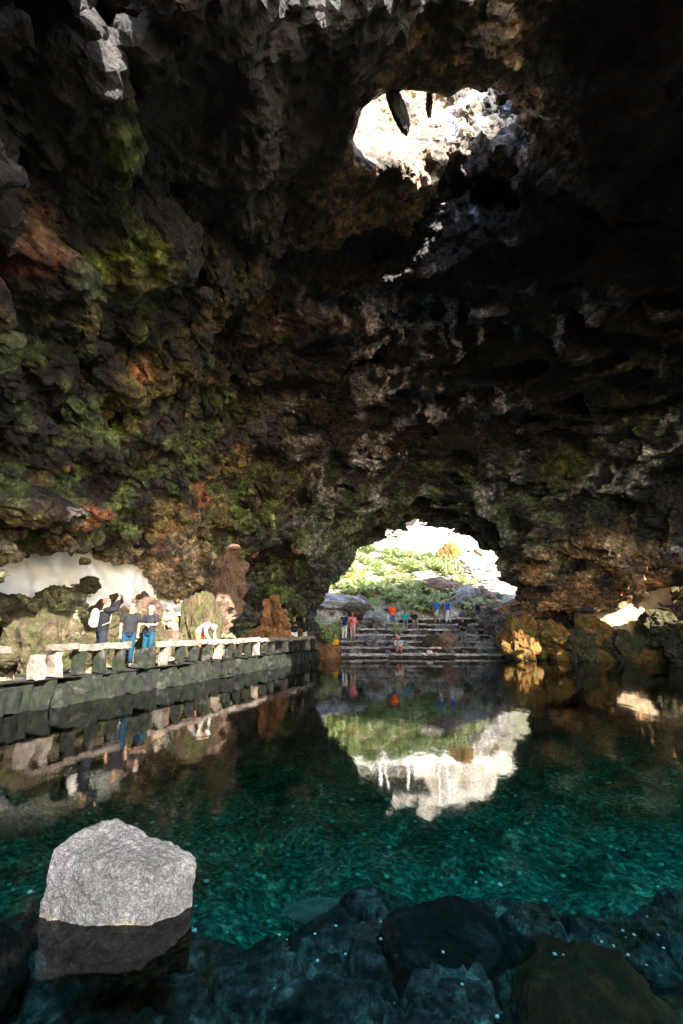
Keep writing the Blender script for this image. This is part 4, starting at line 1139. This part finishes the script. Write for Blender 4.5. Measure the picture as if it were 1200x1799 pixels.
def far_pt(px, Y, z):
    f = Y*math.cos(PITCH)+(z-CAMZ)*math.sin(PITCH); return ((px-600)/800*f, Y, z)
person('man in a black shirt and grey trousers standing alone at the foot of the steps', far_pt(816, 29.45, .585), (-.5, -1), 'fold', ('black_shirt', (.015, .015, .017)), ('grey_trousers', (.13, .13, .135)), 'fair', h=1.74)
person('person in a pink hat crouching on the lowest step at the water', far_pt(702, 28.35, .225), (-.3, -1), 'crouch', ('pale_grey_top', (.42, .38, .35)), ('salmon_trousers', (.40, .17, .12)), 'fair', ('pink_hat', (.60, .16, .18)), h=1.7)
person('walker in a bright blue shirt on the steps, left of a pair in blue', far_pt(769, 33.3, 2.03), (-.9, -.4), 'walk', ('bright_blue_shirt', (.02, .13, .45)), ('pale_shorts', (.42, .36, .30)), 'fair', sleeves=False, shorts=True, h=1.7)
person('walker in blue shirt and white trousers, right of the pair in blue', far_pt(788, 33.4, 2.03), (-.9, -.3), 'walk', ('royal_blue_shirt', (.02, .09, .38)), ('white_trousers', (.55, .53, .5)), 'fair', sleeves=False, h=1.68)
person('person in a teal shirt sitting on the steps beside a person in black', far_pt(712, 33.25, 2.05), (-.1, -1), 'sit', ('teal_shirt', (.02, .28, .33)), ('dark_blue_shorts', (.03, .04, .09)), 'brown', sleeves=False, shorts=True)
person('person in a black shirt sitting on the steps beside a person in teal', far_pt(728, 33.25, 2.05), (.1, -1), 'sit', ('black_shirt', (.015, .015, .017)), ('tan_shorts', (.30, .22, .14)), 'fair', sleeves=False, shorts=True)
person('person in an orange red shirt and blue shorts standing behind the low shrub', far_pt(690, 32.4, 1.67), (.3, -1), 'stand', ('orange_red_shirt', (.75, .10, .02)), ('denim_shorts', (.05, .13, .22)), 'fair', sleeves=False, shorts=True, h=1.72)
person('person in a navy top and white trousers standing on the left end of the steps', far_pt(605, 30.4, .95), (.5, 1), 'stand', ('navy_top', (.015, .025, .08)), ('white_trousers', (.55, .53, .5)), 'dark', sleeves=False, h=1.7)
person('person in a pink shirt standing beside the person in navy and white', far_pt(620, 30.6, .95), (-.3, -1), 'hold', ('pink_shirt', (.62, .20, .22)), ('pink_beige_trousers', (.42, .26, .22)), 'fair', h=1.68)
person('white haired person in navy top and cream trousers beside the orange rock', far_pt(905, 31.3, 1.31), (-.8, -.5), 'stand', ('navy_top', (.015, .025, .08)), ('cream_trousers', (.52, .44, .34)), 'white', h=1.7)
def far_label(i): return ['visitor standing on the terrace left of the slim white pole', 'visitor on the terrace between the slim pole and the ochre cliff', 'visitor in pale clothes near the left end of the terrace railing'][i]
for i, (x, sh) in enumerate([(3.0, ('pale_shirt', (.5, .45, .42))), (6.3, ('brown_shirt', (.15, .08, .05))), (-.9, ('cream_shirt', (.52, .46, .38)))]):
    person(far_label(i), (x, 50.2, 10.35), (.2, -1), 'stand', sh, ('grey_trousers', (.13, .13, .135)), 'brown')
b = empty('yellow_bag', far_pt(588, 29.2, .72)); tag(b, 'yellow bag standing on the ledge left of the person in navy', 'bag')
bm = bmesh.new(); ring_loft(bm, [Vector((0, 0, z)) for z in (0, .05, .3, .45, .5)], [(.18, .12), (.24, .16), (.22, .15), (.16, .1), (.05, .03)], 16, Vector((1, 0, 0))); bm_obj('bag_body', bm, cm('yellow_canvas', (.62, .33, .02)), b, True)
bm = bmesh.new(); ring_loft(bm, [Vector((-.1, 0, .45)), Vector((-.07, 0, .58)), Vector((.07, 0, .58)), Vector((.1, 0, .45))], [.015]*4, 8); bm_obj('handle', bm, cm('yellow_canvas', (.62, .33, .02)), b, True)
